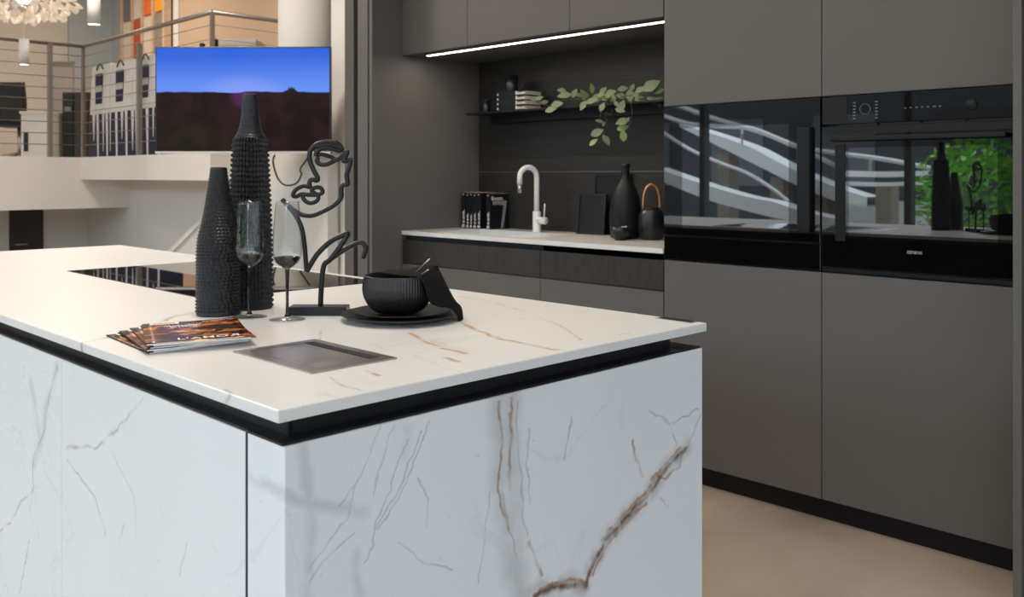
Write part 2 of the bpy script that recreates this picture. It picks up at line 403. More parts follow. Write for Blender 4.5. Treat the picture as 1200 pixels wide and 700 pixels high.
# screen picture: blue dusk sky over dark land (object x = across, z = up, centred)
def tv_screen():
    m, N, L, P = new_mat('tv_screen')
    P.inputs['Base Color'].default_value = (.006, .005, .005, 1); P.inputs['Roughness'].default_value = .10; P.inputs['IOR'].default_value = 1.2
    tc = N.new('ShaderNodeTexCoord'); sp = N.new('ShaderNodeSeparateXYZ'); L.new(tc.outputs['Object'], sp.inputs[0])
    def M(op, a, b):
        n = N.new('ShaderNodeMath'); n.operation = op
        for i, x in enumerate((a, b)):
            if isinstance(x, (int, float)): n.inputs[i].default_value = x
            else: L.new(x, n.inputs[i])
        return n.outputs[0]
    def R(x, a, b, c, d):
        n = N.new('ShaderNodeMapRange'); n.interpolation_type = 'SMOOTHSTEP'; L.new(x, n.inputs[0])
        for i, q in enumerate((a, b, c, d)): n.inputs[i + 1].default_value = q
        return n.outputs[0]
    def X(f, a, b):
        n = N.new('ShaderNodeMix'); n.data_type = 'RGBA'; L.new(f, n.inputs[0])
        for i, q in ((6, a), (7, b)):
            if isinstance(q, tuple): n.inputs[i].default_value = (*q, 1)
            else: L.new(q, n.inputs[i])
        return n.outputs[2]
    x, z = sp.outputs[0], sp.outputs[2]
    nz = N.new('ShaderNodeTexNoise'); nz.inputs['Scale'].default_value = 5; nz.noise_dimensions = '1D'; L.new(x, nz.inputs['W'])
    nt = N.new('ShaderNodeTexNoise'); nt.inputs['Scale'].default_value = 60; nt.noise_dimensions = '1D'; L.new(x, nt.inputs['W'])
    tree = M('MULTIPLY', R(M('ABSOLUTE', M('SUBTRACT', x, .30), 0), 0, .05, .05, 0), nt.outputs['Fac'])
    hill = M('ADD', M('ADD', M('MULTIPLY', nz.outputs['Fac'], .03), .035), tree)
    sky = X(R(z, .05, .32, 0, 1), (.14, .30, .95), (.01, .11, .72))
    cx = M('ADD', x, -.0)
    halo = R(M('ADD', M('MULTIPLY', M('MULTIPLY', cx, cx), .5), M('MULTIPLY', M('MULTIPLY', M('SUBTRACT', z, .03), M('SUBTRACT', z, .03)), 2.5)), 0, .05, .34, 0)
    sky = X(halo, sky, (.42, .46, 1.0))
    nl = N.new('ShaderNodeTexNoise'); nl.inputs['Scale'].default_value = 7; L.new(tc.outputs['Object'], nl.inputs['Vector'])
    land = X(R(nl.outputs['Fac'], .35, .7, 0, 1), (.012, .006, .006), (.024, .011, .011))
    halo2 = R(M('ADD', M('MULTIPLY', cx, cx), M('MULTIPLY', M('SUBTRACT', z, .03), M('SUBTRACT', z, .03))), 0, .010, .30, 0)
    land = X(halo2, land, (.25, .05, .30))
    L.new(X(R(M('SUBTRACT', z, hill), -.004, .004, 0, 1), land, sky), P.inputs['Emission Color'])
    P.inputs['Emission Strength'].default_value = .95
tv_screen()
def cover_art():
    m, N, L, P = new_mat('cover_art'); P.inputs['Roughness'].default_value = .25
    tc = N.new('ShaderNodeTexCoord'); mp = N.new('ShaderNodeMapping'); mp.inputs['Scale'].default_value = (13, 19, 9)
    L.new(tc.outputs['Object'], mp.inputs['Vector'])
    n = N.new('ShaderNodeTexNoise'); n.inputs['Scale'].default_value = 1.6; n.inputs['Detail'].default_value = 8; n.inputs['Distortion'].default_value = .8
    L.new(mp.outputs['Vector'], n.inputs['Vector'])
    r = N.new('ShaderNodeValToRGB'); e = r.color_ramp.elements
    e[0].position = .38; e[0].color = (.012, .008, .008, 1); e[1].position = .72; e[1].color = (.85, .62, .35, 1)
    for p, c in ((.46, (.05, .015, .008, 1)), (.52, (.22, .05, .012, 1)), (.57, (.80, .26, .04, 1)), (.61, (.12, .04, .02, 1)), (.66, (.85, .42, .12, 1))):
        k = e.new(p); k.color = c
    L.new(n.outputs['Fac'], r.inputs['Fac']); L.new(r.outputs['Color'], P.inputs['Base Color'])
cover_art()

# ------------------------------------------------------------------ the setting
ZC = 4.2; ZG = 1.345
struct('floor', MB().box(-13, -4.5, -.1, 5, 5.6, 0), 'floor_concrete')
struct('ceiling', MB().box(-13, -4.5, ZC, 5, 5.6, ZC + .1), 'ceiling_paint')
struct('wall_gallery_back', MB().box(-13, 5.0, 0, 5, 5.15, ZC), 'tan_wall')
struct('wall_gallery_end', MB().box(-12.8, -4.5, 0, -12.6, 5.0, ZC), 'warm_wall')
struct('wall_gallery_corner', MB().box(-12.6, 4.9, ZG, -12.25, 5.0, ZC), 'bluegrey_wall')
struct('wall_gallery_return', MB().box(-12.6, 4.35, ZG, -12.54, 4.9, ZC), 'bluegrey_wall')
struct('trim_1', MB().box(-10.86, 4.97, ZG, -10.70, 5.0, ZC), 'white_wall')
struct('wall_right', MB().box(5, 2.0, 0, 5.15, 5.0, ZC), 'white_wall')
# glazed shop fronts behind the camera: open bays with mullions under a lintel
struct('wall_front_lintel', MB().box(-13, -4.65, 3.3, 5.15, -4.5, ZC), 'white_wall')
struct('wall_side_lintel', MB().box(5, -4.5, 3.3, 5.15, 2.0, ZC), 'white_wall')
struct('wall_front_end', MB().box(-13, -4.65, 0, -9.5, -4.5, 3.3), 'white_wall')
for i, xx in enumerate((-9.5, -6.8, -4.1, -1.4, 1.3, 4.0)):
    struct('window_%d' % (i + 1), MB().box(xx - .04, -4.64, 0, xx + .04, -4.52, 3.3), 'frame_alu')
for i, yy in enumerate((-4.4, -2.3, -.2, 1.9)):
    struct('window_%d' % (i + 7), MB().box(5.02, yy - .04, 0, 5.12, yy + .04, 3.3), 'frame_alu')

# gallery half a storey up on the left: floor slabs, edge beam, low wall under it, door in the recess
struct('floor_gallery_side', MB().box(-12.6, -4.5, 1.145, -8.6, 5.0, ZG - .002), 'slab_white')
struct('trim_2', MB().box(-8.72, -4.5, .885, -8.53, 3.50, ZG), 'slab_white')
struct('floor_gallery_landing', MB().box(-8.53, 3.06, 1.146, -6.08, 5.0, ZG), 'slab_white')
struct('wall_under_landing', MB().box(-9.6, 3.5, 0, -5.9, 3.58, 1.146), 'white_wall')
struct('wall_under_gallery', MB().box(-9.7, -4.5, 0, -9.6, 3.58, 1.146), 'white_wall')
d1 = struct('door_1', MB().box(-9.6, 2.78, 0, -9.57, 3.08, 1.14, .003), 'door_brown')
MB().tube([(-9.57, 2.82, .52), (-9.52, 2.82, .52), (-9.52, 2.92, .52)], .008).build('door_handle', 'steel', d1)
# stair parapet: white solid string under the landing
struct('wall_stair', MB().prism([(-8.27, 3.3, 0), (-7.16, 3.3, .61), (-6.10, 3.3, 1.146), (-6.07, 3.3, 1.40), (-4.97, 3.3, 1.40), (-4.97, 3.3, 0)], (0, .08, 0)), 'white_wall')
struct('trim_3', MB().prism([(-8.27, 3.28, 0), (-7.16, 3.28, .61), (-6.10, 3.28, 1.144), (-6.10, 3.28, 1.104), (-7.16, 3.28, .57), (-8.19, 3.28, 0)], (0, .02, 0)), 'slab_white')
struct('wall_column', MB().lathe([(0, 0), (.23, 0), (.23, ZC), (0, ZC)], 48, (-5.63, 3.60, 0)), 'white_wall')
struct('wall_kitchen_outer', MB().box(-5.08, 3.40, 0, -3.965, 3.52, ZC), 'white_wall')
# kitchen niche: side panels with door pockets, back boards, soffit
YC, YB, YJ = 2.93, 3.48, 2.74
struct('wall_niche_left', MB().box(-3.756, YJ, 0, -3.732, YB, 2.75, .001), 'niche_grey')
struct('wall_pocket_back', MB().box(-3.90, 2.80, 0, -3.756, 3.52, 2.75), 'black_void')
struct('door_2', MB().box(-3.863, YJ + .005, 0, -3.776, 2.80, 2.75, .002), 'niche_grey')
struct('trim_4', MB().box(-3.965, YJ - .004, 0, -3.887, 3.40, 2.75, .002), 'profile_grey')
wb = struct('wall_niche_back', MB().box(-3.732, YB, 0, -.5, YB + .12, 2.75), 'black_void')
for z0, z1 in ((.86, 1.198), (1.203, 1.84)):
    MB().box(-3.722, YB - .018, z0, -2.098, YB, z1, .0015).build('board', 'oak_dark', wb)
MB().box(-3.722, YB - .016, 1.1985, -2.098, YB, 1.2025).build('joint_profile', 'profile_grey', wb)
struct('wall_niche_right', MB().box(-.799, YJ, 0, -.777, YB, 2.75, .001), 'cabinet_grey')
struct('wall_pocket_right', MB().box(-.777, YJ + .02, 0, -.30, YB, 2.75), 'black_void')
struct('wall_kitchen_right', MB().box(-.30, YJ, 0, 5, YB, ZC), 'niche_grey')
struct('wall_niche_head', MB().box(-3.965, YJ, 2.75, -.30, YB + .12, ZC), 'niche_grey')

# outdoors, seen only in the oven glass: forecourt, shrubs, ramp with rails
struct('floor_forecourt', MB().box(-40, -30, -.16, 30, -4.65, -.1), 'asphalt')
struct('floor_forecourt_side', MB().box(5.15, -4.65, -.16, 30, 20, -.1), 'asphalt')

# ------------------------------------------------------------------ island
XE, YN, YF, XL, ZT = -.966, .572, 1.490, -3.73, .90
MB().box(XL, YN, ZT - .016, XE, YF, ZT, .0018).build('island_worktop', 'marble_top', label='long white marble worktop with rust veins on the island', cat='worktop')
MB().box(-1.057, YN + .010, 0, XE - .002, YF - .012, .854, .0015).build('island_end_panel', 'marble_end', label='white marble end panel of the island with a bold rust vein', cat='panel')
gp = thing('grip_profile', (-2.3, 1.0, .80), 'black recessed grip channel running under the island worktop', 'grip channel')
MB().box(XL + .03, YN + .033, .80, -1.0585, YF - .075, ZT - .0161).box(-1.0585, YN + .033, .8575, XE - .032, YF - .075, ZT - .0161).build('channel', 'black_alu', gp)
MB().box(XL + .03, YN + .012, .8535, -1.058, YN + .034, .8565).build('lower_lip', 'black_alu', gp)
MB().box(XE - .034, YN + .031, .8575, XE - .028, YN + .037, ZT - .016).build('corner_post', 'oven_trim', gp)
MB().box(-1.0565, YN + .008, .8545, XE - .0045, YF - .075, .8575).build('ledge', 'black_alu', gp)
MB().box(-1.055, YF - .075, .8545, XE - .004, YF - .014, .8565).build('ledge', 'black_void', gp)
seams = [-1.0622, -1.716, -2.372, -3.028, -3.70]
names = ['white marble drawer unit beside the island end panel', 'white marble unit with a brown branching vein, second from the end panel',
         'white marble island unit third from the end panel', 'white marble island unit farthest from the end panel']
for i in range(4):
    x1, x0 = seams[i], seams[i + 1]
    c = thing('island_cabinet', ((x0 + x1) / 2, 1.0, 0), names[i], 'cabinet', 'island cabinet units')
    MB().box(x0 + .001, YN + .035, .08, x1 - .001, YF - .03, .799).build('body', 'black_matte', c)
    MB().box(x0 + .0008, YN + .010, .08, x1 - .0008, YN + .031, .853, .001).build('front_panel', 'marble_front', c)
    if i == 0: MB().box(x1 - .0006, YN + .0108, .08, x1 + .0050, YN + .031, .853).build('gap_shade_strip', 'black_void', c)  # solid black strip fills the seam, its colour standing in for shade
    MB().box(x0 + .001, YN + .07, 0, x1 - .001, YF - .08, .08).build('plinth', 'black_matte', c)

# induction hob, flush in the worktop
h = thing('induction_hob', (-2.38, 1.21, ZT), 'flush black glass induction hob set into the marble worktop', 'hob')
MB().box(-2.811, .972, ZT + .0001, -1.948, 1.455, ZT + .0012, .0006).build('glass_plate', 'hob_glass', h)
et = MB()
for q in ((-2.813, .970, -1.946, .972), (-2.813, 1.455, -1.946, 1.457), (-2.813, .972, -2.811, 1.455), (-1.948, .972, -1.946, 1.455)): et.box(q[0], q[1], ZT + .0001, q[2], q[3], ZT + .0014)
et.build('edge_trim', 'oven_trim', h)

# pop-up power outlet in steel
o = thing('outlet_plate', (-1.222, .786, ZT), 'square brushed steel pop-up outlet plate flush in the worktop', 'outlet')
fr = MB()
x0, x1, y0, y1 = -1.335, -1.110, .710, .862
for a in ((x0, y0, x1, y0 + .018), (x0, y1 - .016, x1, y1), (x0, y0 + .018, x0 + .018, y1 - .016), (x1 - .020, y0 + .018, x1, y1 - .016)):
    fr.box(a[0], a[1], ZT + .0001, a[2], a[3], ZT + .0022)
fr.build('frame', 'steel', o)
MB().box(x0 + .018, y0 + .018, ZT + .0001, x1 - .020, y1 - .016, ZT + .0004).build('well', 'black_void', o)
MB().box(x0 + .0195, y0 + .0195, ZT + .0004, x1 - .0215, y1 - .036, ZT + .0020).build('lid', 'steel', o)
sl = MB().box(x0 + .0195, y1 - .0355, ZT + .0004, x1 - .0215, y1 - .0165, ZT + .0007).build('slot', 'black_void', o)
MB().box(x0 + .03, y1 - .030, ZT + .0007, x1 - .03, y1 - .027, ZT + .0014).build('brush', 'black_matte', sl)
s_ = thing('socket_strip', (-1.03, 1.476, ZT), 'small dark socket slot at the far corner of the island worktop', 'socket')
MB().box(-1.066, 1.462, ZT + .0001, -.985, 1.486, ZT + .0015, .0005).build('frame', 'steel_light', s_)
MB().box(-1.060, 1.465, ZT, -.990, 1.483, ZT + .0022).build('slot', 'black_void', s_)

# ------------------------------------------------------------------ vases
def scaled_vase(name, c, prof, tex, label):
    """prof: (radius, z) control points, resampled; tex(r, z, angle, t) gives the relief"""
    P = catmull([(r, 0, z) for r, z in prof], 10)
    # resample evenly by arc length
    Ls = [0]
    for a, b in zip(P[:-1], P[1:]): Ls.append(Ls[-1] + (b - a).length)
    n = int(Ls[-1] / .00135); pr = []; j = 0
    for i in range(n + 1):
        s = Ls[-1] * i / n
        while j < len(Ls) - 2 and Ls[j + 1] < s: j += 1
        t = (s - Ls[j]) / max(Ls[j + 1] - Ls[j], 1e-9); q = P[j].lerp(P[j + 1], min(t, 1)); pr.append((max(q.x, .001), q.z))
    v = thing(name, c, label, 'vase', 'textured black vases on the island')
    MB().lathe([(0, 0)] + pr, 240, c, rfun=tex).build('body', 'vase_black', v)
    rt, zt = prof[-1]
    MB().lathe([(rt, zt), (rt - .0025, zt + .001), (rt - .003, zt - .03), (0, zt - .035)], 48, c).build('mouth', 'black_void', v)
    return v
def tex_brick(r, z, a):
    if z > .2925 or z < .003: return r
    row = math.floor(z / .0066); fz = z / .0066 - row
    nb = 28; fa = (a / (2 * math.pi) * nb + .5 * (row % 2) + .25 * math.sin(row * 2.3)) % 1
    e = min(fa, 1 - fa) * 2
    k = fz / .18 if fz < .18 else 1 - (fz - .18) / .82 * .85
    return r + (-.0021 + .0046 * min(1, e * 3.5) * k) * min(1, r / .036)
pxs = 1.844 / FPX
SV = [(.0425, 0), (.0432, .004)] + [(h_ * pxs, (370 - v_) * pxs) for v_, h_ in ((350, 25), (310, 25), (294, 24.6), (280, 23.4), (266, 20.0), (246, 16.2), (223, 12.6), (209, 10.5), (198, 9.3))]
scaled_vase('bottle_vase', (-1.723, .885, ZT), SV, tex_brick, 'shorter matte black bottle vase with fine overlapping scale texture')
pxt = 1.931 / FPX
ZSH = (362 - 163) * pxt
def tex_knob(r, z, a):
    if z < .004 or z > ZSH + .085: return r
    if z < ZSH:
        nb = 34; row = math.floor(z / .0106); fz = z / .0106 - row
        fa = (a / (2 * math.pi) * nb) % 1
        e = max(0, 1 - (2 * abs(fa - .5)) ** 2 * 1.35)
        k = .18 + .82 * math.sin(math.pi * fz) ** .8
        return r - .0042 + .0068 * e * k
    row = math.floor(z / .0052); fz = z / .0052 - row
    fa = (a / (2 * math.pi) * 30 + .5 * (row % 2)) % 1; e = min(fa, 1 - fa) * 2
    return r + .0011 * min(1, e * 3) * (1 - fz)
TV_ = [(.044, 0), (.0455, .005)] + [(h_ * pxt, (362 - v_) * pxt) for v_, h_ in ((340, 25.6), (300, 25.0), (250, 23.6), (205, 21.6), (180, 20.6), (166, 19.2), (158, 15.2), (150, 12.2), (138, 10.2), (124, 9.2), (112, 8.7))]
scaled_vase('tall_vase', (-1.757, .974, ZT), TV_, tex_knob, 'tall matte black vase covered in vertical rows of raised knobs')

# ------------------------------------------------------------------ champagne glasses
def flute(c, label):
    g = thing('champagne_flute', c, label, 'glass', 'champagne flutes on the island')
    out = [(.0045, .098), (.012, .103), (.022, .112), (.0268, .122), (.0282, .136), (.0272, .165), (.0248, .200), (.0222, .230)]
    inn = [(.0214, .230), (.0240, .200), (.0264, .165), (.0273, .137), (.0258, .124), (.0205, .116), (.010, .111), (0, .1095)]
    O = [(p.x, p.z) for p in catmull([(r, 0, z) for r, z in out], 5)]; I = [(max(p.x, 0), p.z) for p in catmull([(r, 0, z) for r, z in inn], 5)]
    I[-1] = (0, I[-1][1])
    st = [(p.x, p.z) for p in catmull([(.0045, 0, .098), (.0036, 0, .085), (.0029, 0, .05), (.0031, 0, .02), (.006, 0, .007), (.018, 0, .0035), (.034, 0, .0018)], 5)]
    # bowl, stem and foot are one blown piece: the parts meet at ring z=.098
    MB().lathe([(0, .098)] + O + I, 56, c).build('bowl', 'thin_glass', g)
    MB().lathe([(0, .0985), (.0040, .0985), (.0112, .1040), (.0205, .1120), (.0252, .1215), (.0238, .1222), (.013, .1165), (0, .1150)], 40, c).build('bowl_base', 'dark_refraction_glass', g)
    z0 = .0068
    k = max(i for i, p in enumerate(st) if p[1] >= z0)
    MB().lathe([(0, .0975)] + [(r, min(z, .0975)) for r, z in st[:k + 1]] + [(0, st[k][1])], 24, c).build('stem', 'dark_refraction_glass', g)
    MB().lathe([(0, st[k][1] - .0003)] + [(r, z - .0003) for r, z in st[k:]] + [(.034, .0004), (0, .0004)], 56, c).build('foot', 'thin_glass', g)
flute((-1.643, .909, ZT), 'champagne flute standing in front of the tall black vase')
flute((-1.562, .945, ZT), 'champagne flute standing between the other flute and the face sculpture')

# ------------------------------------------------------------------ one-line face sculpture (a bent black bar in one upright plane on a block)
sc_c = Vector((-1.575, 1.027, ZT)); sc_f = (sc_c.y - sc_c.x) * S2
ER, EN = Vector((S2, S2, 0)), Vector((-S2, S2, 0))
sculpture = thing('face_sculpture', sc_c, 'black one-line wire sculpture of a face on a block base', 'sculpture')
Mb = frame_mat(sc_c, ER, EN)
MB().box(-.0585, -.021, .0005, .0570, .021, .0180, .0012, M=Mb).build('base', 'sculpture_black', sculpture)
def sp(u, v, dn=0): return onf(u, v, sc_f + dn)
C1 = lambda L_: [(330 + a / 7, 155 + b / 7) for a, b in L_]
C2 = lambda L_: [(330 + a / 4.664, 230 + b / 4.664) for a, b in L_]
strokes = [
    (C1([(235, 455), (228, 415), (248, 388), (288, 398), (296, 375), (270, 325), (240, 260), (228, 200), (240, 145), (290, 100), (360, 80), (430, 80), (475, 108), (494, 145), (450, 148), (400, 128), (330, 132), (288, 165), (284, 198)]), .0040, 0),
    (C1([(284, 198), (320, 182), (365, 190), (405, 205), (440, 222)]), .0034, .002),
    (C1([(300, 205), (290, 235), (315, 262), (365, 265), (425, 240), (490, 203), (540, 158), (512, 225), (518, 240), (565, 225), (552, 290), (533, 350), (542, 410), (535, 432), (500, 437), (490, 480), (487, 540), (430, 600), (340, 650), (250, 685), (170, 678)]) + [(345, 247), (337, 240)], .0039, -.002),
    (C1([(235, 452), (180, 442), (120, 470), (93, 515), (120, 528), (165, 508), (230, 515), (300, 512), (335, 495), (325, 462), (290, 452), (255, 465), (250, 488), (285, 510), (302, 540), (280, 570), (235, 582), (195, 565), (174, 530), (190, 508)]), .0036, .001),
    ([(330.5, 233.5), (338, 242), (346, 252), (353, 266), (356.6, 286), (359.3, 318)], .0040, .002),
    (C2([(137, 412), (158, 375), (200, 312), (270, 247), (340, 212), (362, 205), (352, 228), (310, 290), (265, 348), (235, 372), (224, 420), (216, 520), (213, 600)]), .0044, 0),
    (C2([(262, 350), (330, 302), (400, 262), (440, 256), (460, 288), (446, 340)]), .0040, .001),
]
mb = MB()
for pts, r, dn in strokes:
    P3 = catmull([sp(u, v, dn) for u, v in pts], 5)
    mb.tube(P3, r * 1.22, 8)
mb.tube(catmull([sp(u, v, 0) for u, v in C1([(285, 122), (330, 108), (390, 100), (440, 112), (480, 132)])], 5), .0048, 8)
mb.build('bent_bar', 'sculpture_black', sculpture)

# ------------------------------------------------------------------ plates, bowl, napkin, cutlery
pc = Vector((-1.412, 1.105, ZT))
def plate(c, r, hgt, label):
    t = thing('plate', c, label, 'plate', 'stacked black plates on the island')
    MB().lathe([(0, .0005), (r * .60, .0005), (r * .72, .003), (r * .97, hgt - .002), (r, hgt), (r * .965, hgt), (r * .72, .006), (r * .60, .0045), (0, .0045)], 90, c).build('dish', 'ceramic_black', t)
    mb = MB()
    nb = int(2 * math.pi * r / .0045)
    for k in range(nb):
        a = 2 * math.pi * k / nb; mb.lathe([(0, -.0016), (.0017, 0), (0, .0016)], 5, (c[0] + r * .985 * math.cos(a), c[1] + r * .985 * math.sin(a), c[2] + hgt))
    mb.build('beaded_rim', 'ceramic_black', t)
plate(pc, .1160, .013, 'larger black stoneware dinner plate at the bottom of the stack')
plate(pc + Vector((.000, .004, .0065)), .0960, .0115, 'smaller black stoneware plate directly under the ribbed bowl')
bc = pc + Vector((-.005, -.003, .0125)); bowl_h = .9865 - bc.z
b = thing('ribbed_bowl', bc, 'black fluted stoneware bowl with a napkin hanging over its rim', 'bowl')
prof = [(p.x, p.z) for p in catmull([(.030, 0, 0), (.040, 0, .002), (.054, 0, .012), (.0645, 0, .030), (.0680, 0, .046), (.0672, 0, .058), (.0655, 0, bowl_h)], 6)]
def flutes(r, z, a): return r + (.0007 * math.cos(a * 72) if .006 < z < bowl_h - .004 else 0)
MB().lathe([(0, 0)] + prof, 288, bc, rfun=flutes).build('outer_wall', 'ceramic_black', b)
MB().lathe([(.0655, bowl_h), (.0648, bowl_h + .0006), (.0632, bowl_h - .0005), (.0645, .046), (.060, .028), (.046, .010), (.03, .006), (0, .006)], 72, bc).build('inner_wall', 'ceramic_black', b)
def pp(u, v, f): return onf(u, v, f)
# napkin: rows across the cloth, from inside the bowl, over the rim, down to the plate edge
rows = [
    [pp(446, 319.5, 1.80), pp(452, 316.5, 1.83), pp(462, 315.8, 1.845), pp(474, 316.0, 1.845), pp(484, 318.5, 1.82)],
    [pp(462, 322, 1.775), pp(468, 318, 1.80), pp(476, 316.0, 1.82), pp(486, 314.5, 1.83), pp(496, 314, 1.82)],
    [pp(480, 323.5, 1.755), pp(487, 317.5, 1.77), pp(494, 313, 1.79), pp(503, 311, 1.81), pp(511, 311.5, 1.81)],
    [pp(491, 325.0, 1.737), pp(497, 321, 1.752), pp(503, 316, 1.775), pp(509, 313.5, 1.80), pp(514, 315, 1.815)],
    [pp(499, 339, 1.728), pp(504, 334, 1.74), pp(510, 328, 1.755), pp(516, 324, 1.785), pp(520, 326, 1.81)],
    [pp(504, 354, 1.725), pp(511, 349, 1.74), pp(518, 343, 1.755), pp(524, 339, 1.78), pp(527, 340, 1.805)],
    [pp(514, 358, 1.735), pp(520, 358, 1.745), pp(527, 355, 1.755), pp(532, 352.5, 1.775), pp(534, 353, 1.80)],
    [pp(529, 361.5, 1.748), pp(533, 362.5, 1.752), pp(537, 362, 1.760), pp(540, 361, 1.775), pp(541, 360.5, 1.79)],
    [pp(538.5, 376, 1.752), pp(539.5, 376.5, 1.755), pp(541.0, 376, 1.76), pp(542.3, 375, 1.77), pp(543, 373.5, 1.78)],
]
R1 = [catmull(r, 5) for r in rows]
cols = [catmull([R1[i][j] for i in range(len(R1))], 5) for j in range(len(R1[0]))]
nC, nR = len(cols), len(cols[0])
vs = [cols[j][i] + Vector((0, 0, .0009 * math.sin(j * 1.1 + i * .35))) for j in range(nC) for i in range(nR)]
fs = [(j * nR + i, j * nR + i + 1, (j + 1) * nR + i + 1, (j + 1) * nR + i) for j in range(nC - 1) for i in range(nR - 1)]
nb_ = MB().data(vs, fs, True)
nap = nb_.build('napkin', 'cloth_black', label='black cloth napkin draped out of the bowl over its rim', cat='napkin', recalc=True)
sm = nap.modifiers.new('thick', 'SOLIDIFY'); sm.thickness = .0022; sm.offset = -1
def stick(p, q, r, label):
    t = thing('cutlery_handle', Vector(p), label, 'cutlery', 'cutlery in the bowl')
    P_, Q_ = Vector(p), Vector(q)
    MB().tube([P_.lerp(Q_, k / 6) for k in range(7)], r, 8, taper=[.8, .8, .85, .9, 1, 1.05, .8]).build('handle', 'steel', t)
    MB().tube([P_.lerp(Q_, -.25), P_.lerp(Q_, -.1), P_], r, 8, taper=[.6, 1.3, .8]).build('tip', 'steel', t)
stick(pp(482, 325, 1.772), pp(503.5, 303.5, 1.745), .0016, 'longer slim steel handle leaning out of the ribbed bowl')
stick(pp(490, 324.5, 1.752), pp(502, 316.2, 1.735), .0014, 'shorter steel handle lying against the napkin')

# ------------------------------------------------------------------ fan of magazines
mag_w, mag_h, mag_t = .160, .212, .0026
piv = Vector((-1.410, .609, 0))     # bottom-left corner, about which the pile is fanned
ang0 = math.atan2(.148, .058)
mlabels = ['lowest fanned magazine, its cover edge farthest out of the pile', 'second magazine up in the fanned pile', 'third magazine up in the fanned pile',
           'fourth magazine up in the fanned pile', 'magazine directly under the top one in the fan', 'top magazine with a fiery cover and white capital lettering']
for i in range(6):
    a = ang0 + (5 - i) * math.radians(3.4)
    ex = Vector((math.cos(a), math.sin(a), 0)); ey = Vector((-ex.y, ex.x, 0))
    org = piv + Vector((0, 0, ZT + .0004 + i * (mag_t + .0002))) + ex * (.006 * math.sin(i * 2.1)) + ey * (.003 * math.cos(i * 1.7))
    t = thing('magazine', org, mlabels[i], 'magazine', 'fanned magazines on the island', rotz=a, world_parts=False)
    MB().box(.0004, .0004, 0, mag_w - .001, mag_h - .001, mag_t - .0004).build('pages', 'paper_white', t, loc=(0, 0, 0))
    lift = .004 if i == 5 else 0
    def bend(x, y): return lift * (max(0, x - .06) / .11) ** 2 * (.4 + .6 * y / mag_h)
    nx, ny = 10, 10
    vv = [(mag_w * p / nx, mag_h * q / ny, mag_t - .0003 + bend(mag_w * p / nx, mag_h * q / ny)) for q in range(ny + 1) for p in range(nx + 1)]
    ff = [(q * (nx + 1) + p, q * (nx + 1) + p + 1, (q + 1) * (nx + 1) + p + 1, (q + 1) * (nx + 1) + p) for q in range(ny) for p in range(nx)]
    cv = MB().data(vv, ff, True).build('cover', 'cover_art', t, loc=(0, 0, 0))
    cs = cv.modifiers.new('thick', 'SOLIDIFY'); cs.thickness = .0003
    MB().box(-.0006, 0, 0, .0006, mag_h, mag_t - .0002).build('spine', 'black_matte', t, loc=(0, 0, 0))
    zt = mag_t + .0007
    def put(name, mb_, mat):
        for v in mb_.bm.verts: v.co.z += bend(v.co.x, v.co.y)
        ob = mb_.build(name, mat, cv, loc=(0, 0, 0)); return ob
    bx = MB().box(.012, mag_h - .026, zt, .060, mag_h - .006, zt + .0002); put('title_block', bx, 'print_white')
    if i == 5:
        I4 = Matrix.Translation((.048, .016, zt))
        put('title_lettering', text_mb("L'AMOR", .0255, I4, mirror='R', bold=.008), 'print_white')
        sq = MB()      # illegible script line and small print, as strokes only
        sq.tube([(.034 + .0011 * k, mag_h - .052 + .0045 * math.sin(k * 1.05) + .0025 * math.sin(k * .37), zt) for k in range(56)], .0011, 5)
        sq.tube([(.044 + .0011 * k, mag_h - .064 + .0035 * math.sin(k * 1.25), zt) for k in range(40)], .0009, 5)
        put('script_line', sq, 'print_white')
        sq = MB()
        for k in range(9): sq.box(.100 + k * .0058, mag_h - .022, zt, .1042 + k * .0058, mag_h - .014, zt + .0002)
        put('small_print', sq, 'print_blur')
        put('red_mark', MB().box(.018, mag_h - .019, zt + .0002, .053, mag_h - .013, zt + .0004), 'red_orange')
    else:
        put('title_lettering', text_mb('L', .027, Matrix.Translation((.014, .020, zt)), bold=.02), 'print_white')

# ------------------------------------------------------------------ tall oven units, appliances
XS = [-2.094, -1.446, -.8005]
oc_labels = ['tall grey cabinet housing the plain black glass appliance, beside the sink niche', 'tall grey cabinet housing the oven with the control panel']
ZO0, ZO1 = .856, 1.446
for i in range(2):
    x0, x1 = XS[i], XS[i + 1]
    c = thing('oven_cabinet', ((x0 + x1) / 2, YC, 0), oc_labels[i], 'cabinet', 'tall oven cabinets')
    mb = MB()
    mb.box(x0 + .001, YC + .022, .10, x0 + .019, YB - .02, 2.74).box(x1 - .019, YC + .022, .10, x1 - .001, YB - .02, 2.74)
    mb.box(x0 + .019, YC + .022, .10, x1 - .019, YB - .02, ZO0 - .002).box(x0 + .019, YC + .022, ZO1 + .004, x1 - .019, YB - .02, 2.74)
    mb.build('body', 'black_matte', c)
    MB().box(x0 + .0015, YC, .083, x1 - .0015, YC + .021, ZO0 - .004, .0012).build('door', 'cabinet_grey', c)
    MB().box(x0 + .0015, YC, ZO1 + .003, x1 - .0015, YC + .021, 2.74, .0012).build('door', 'cabinet_grey', c)
MB().box(-3.73, YC + .05, 0, -.80, YC + .065, .10).build('plinth', 'black_matte', label='long black recessed plinth under the grey cabinet run', cat='plinth')
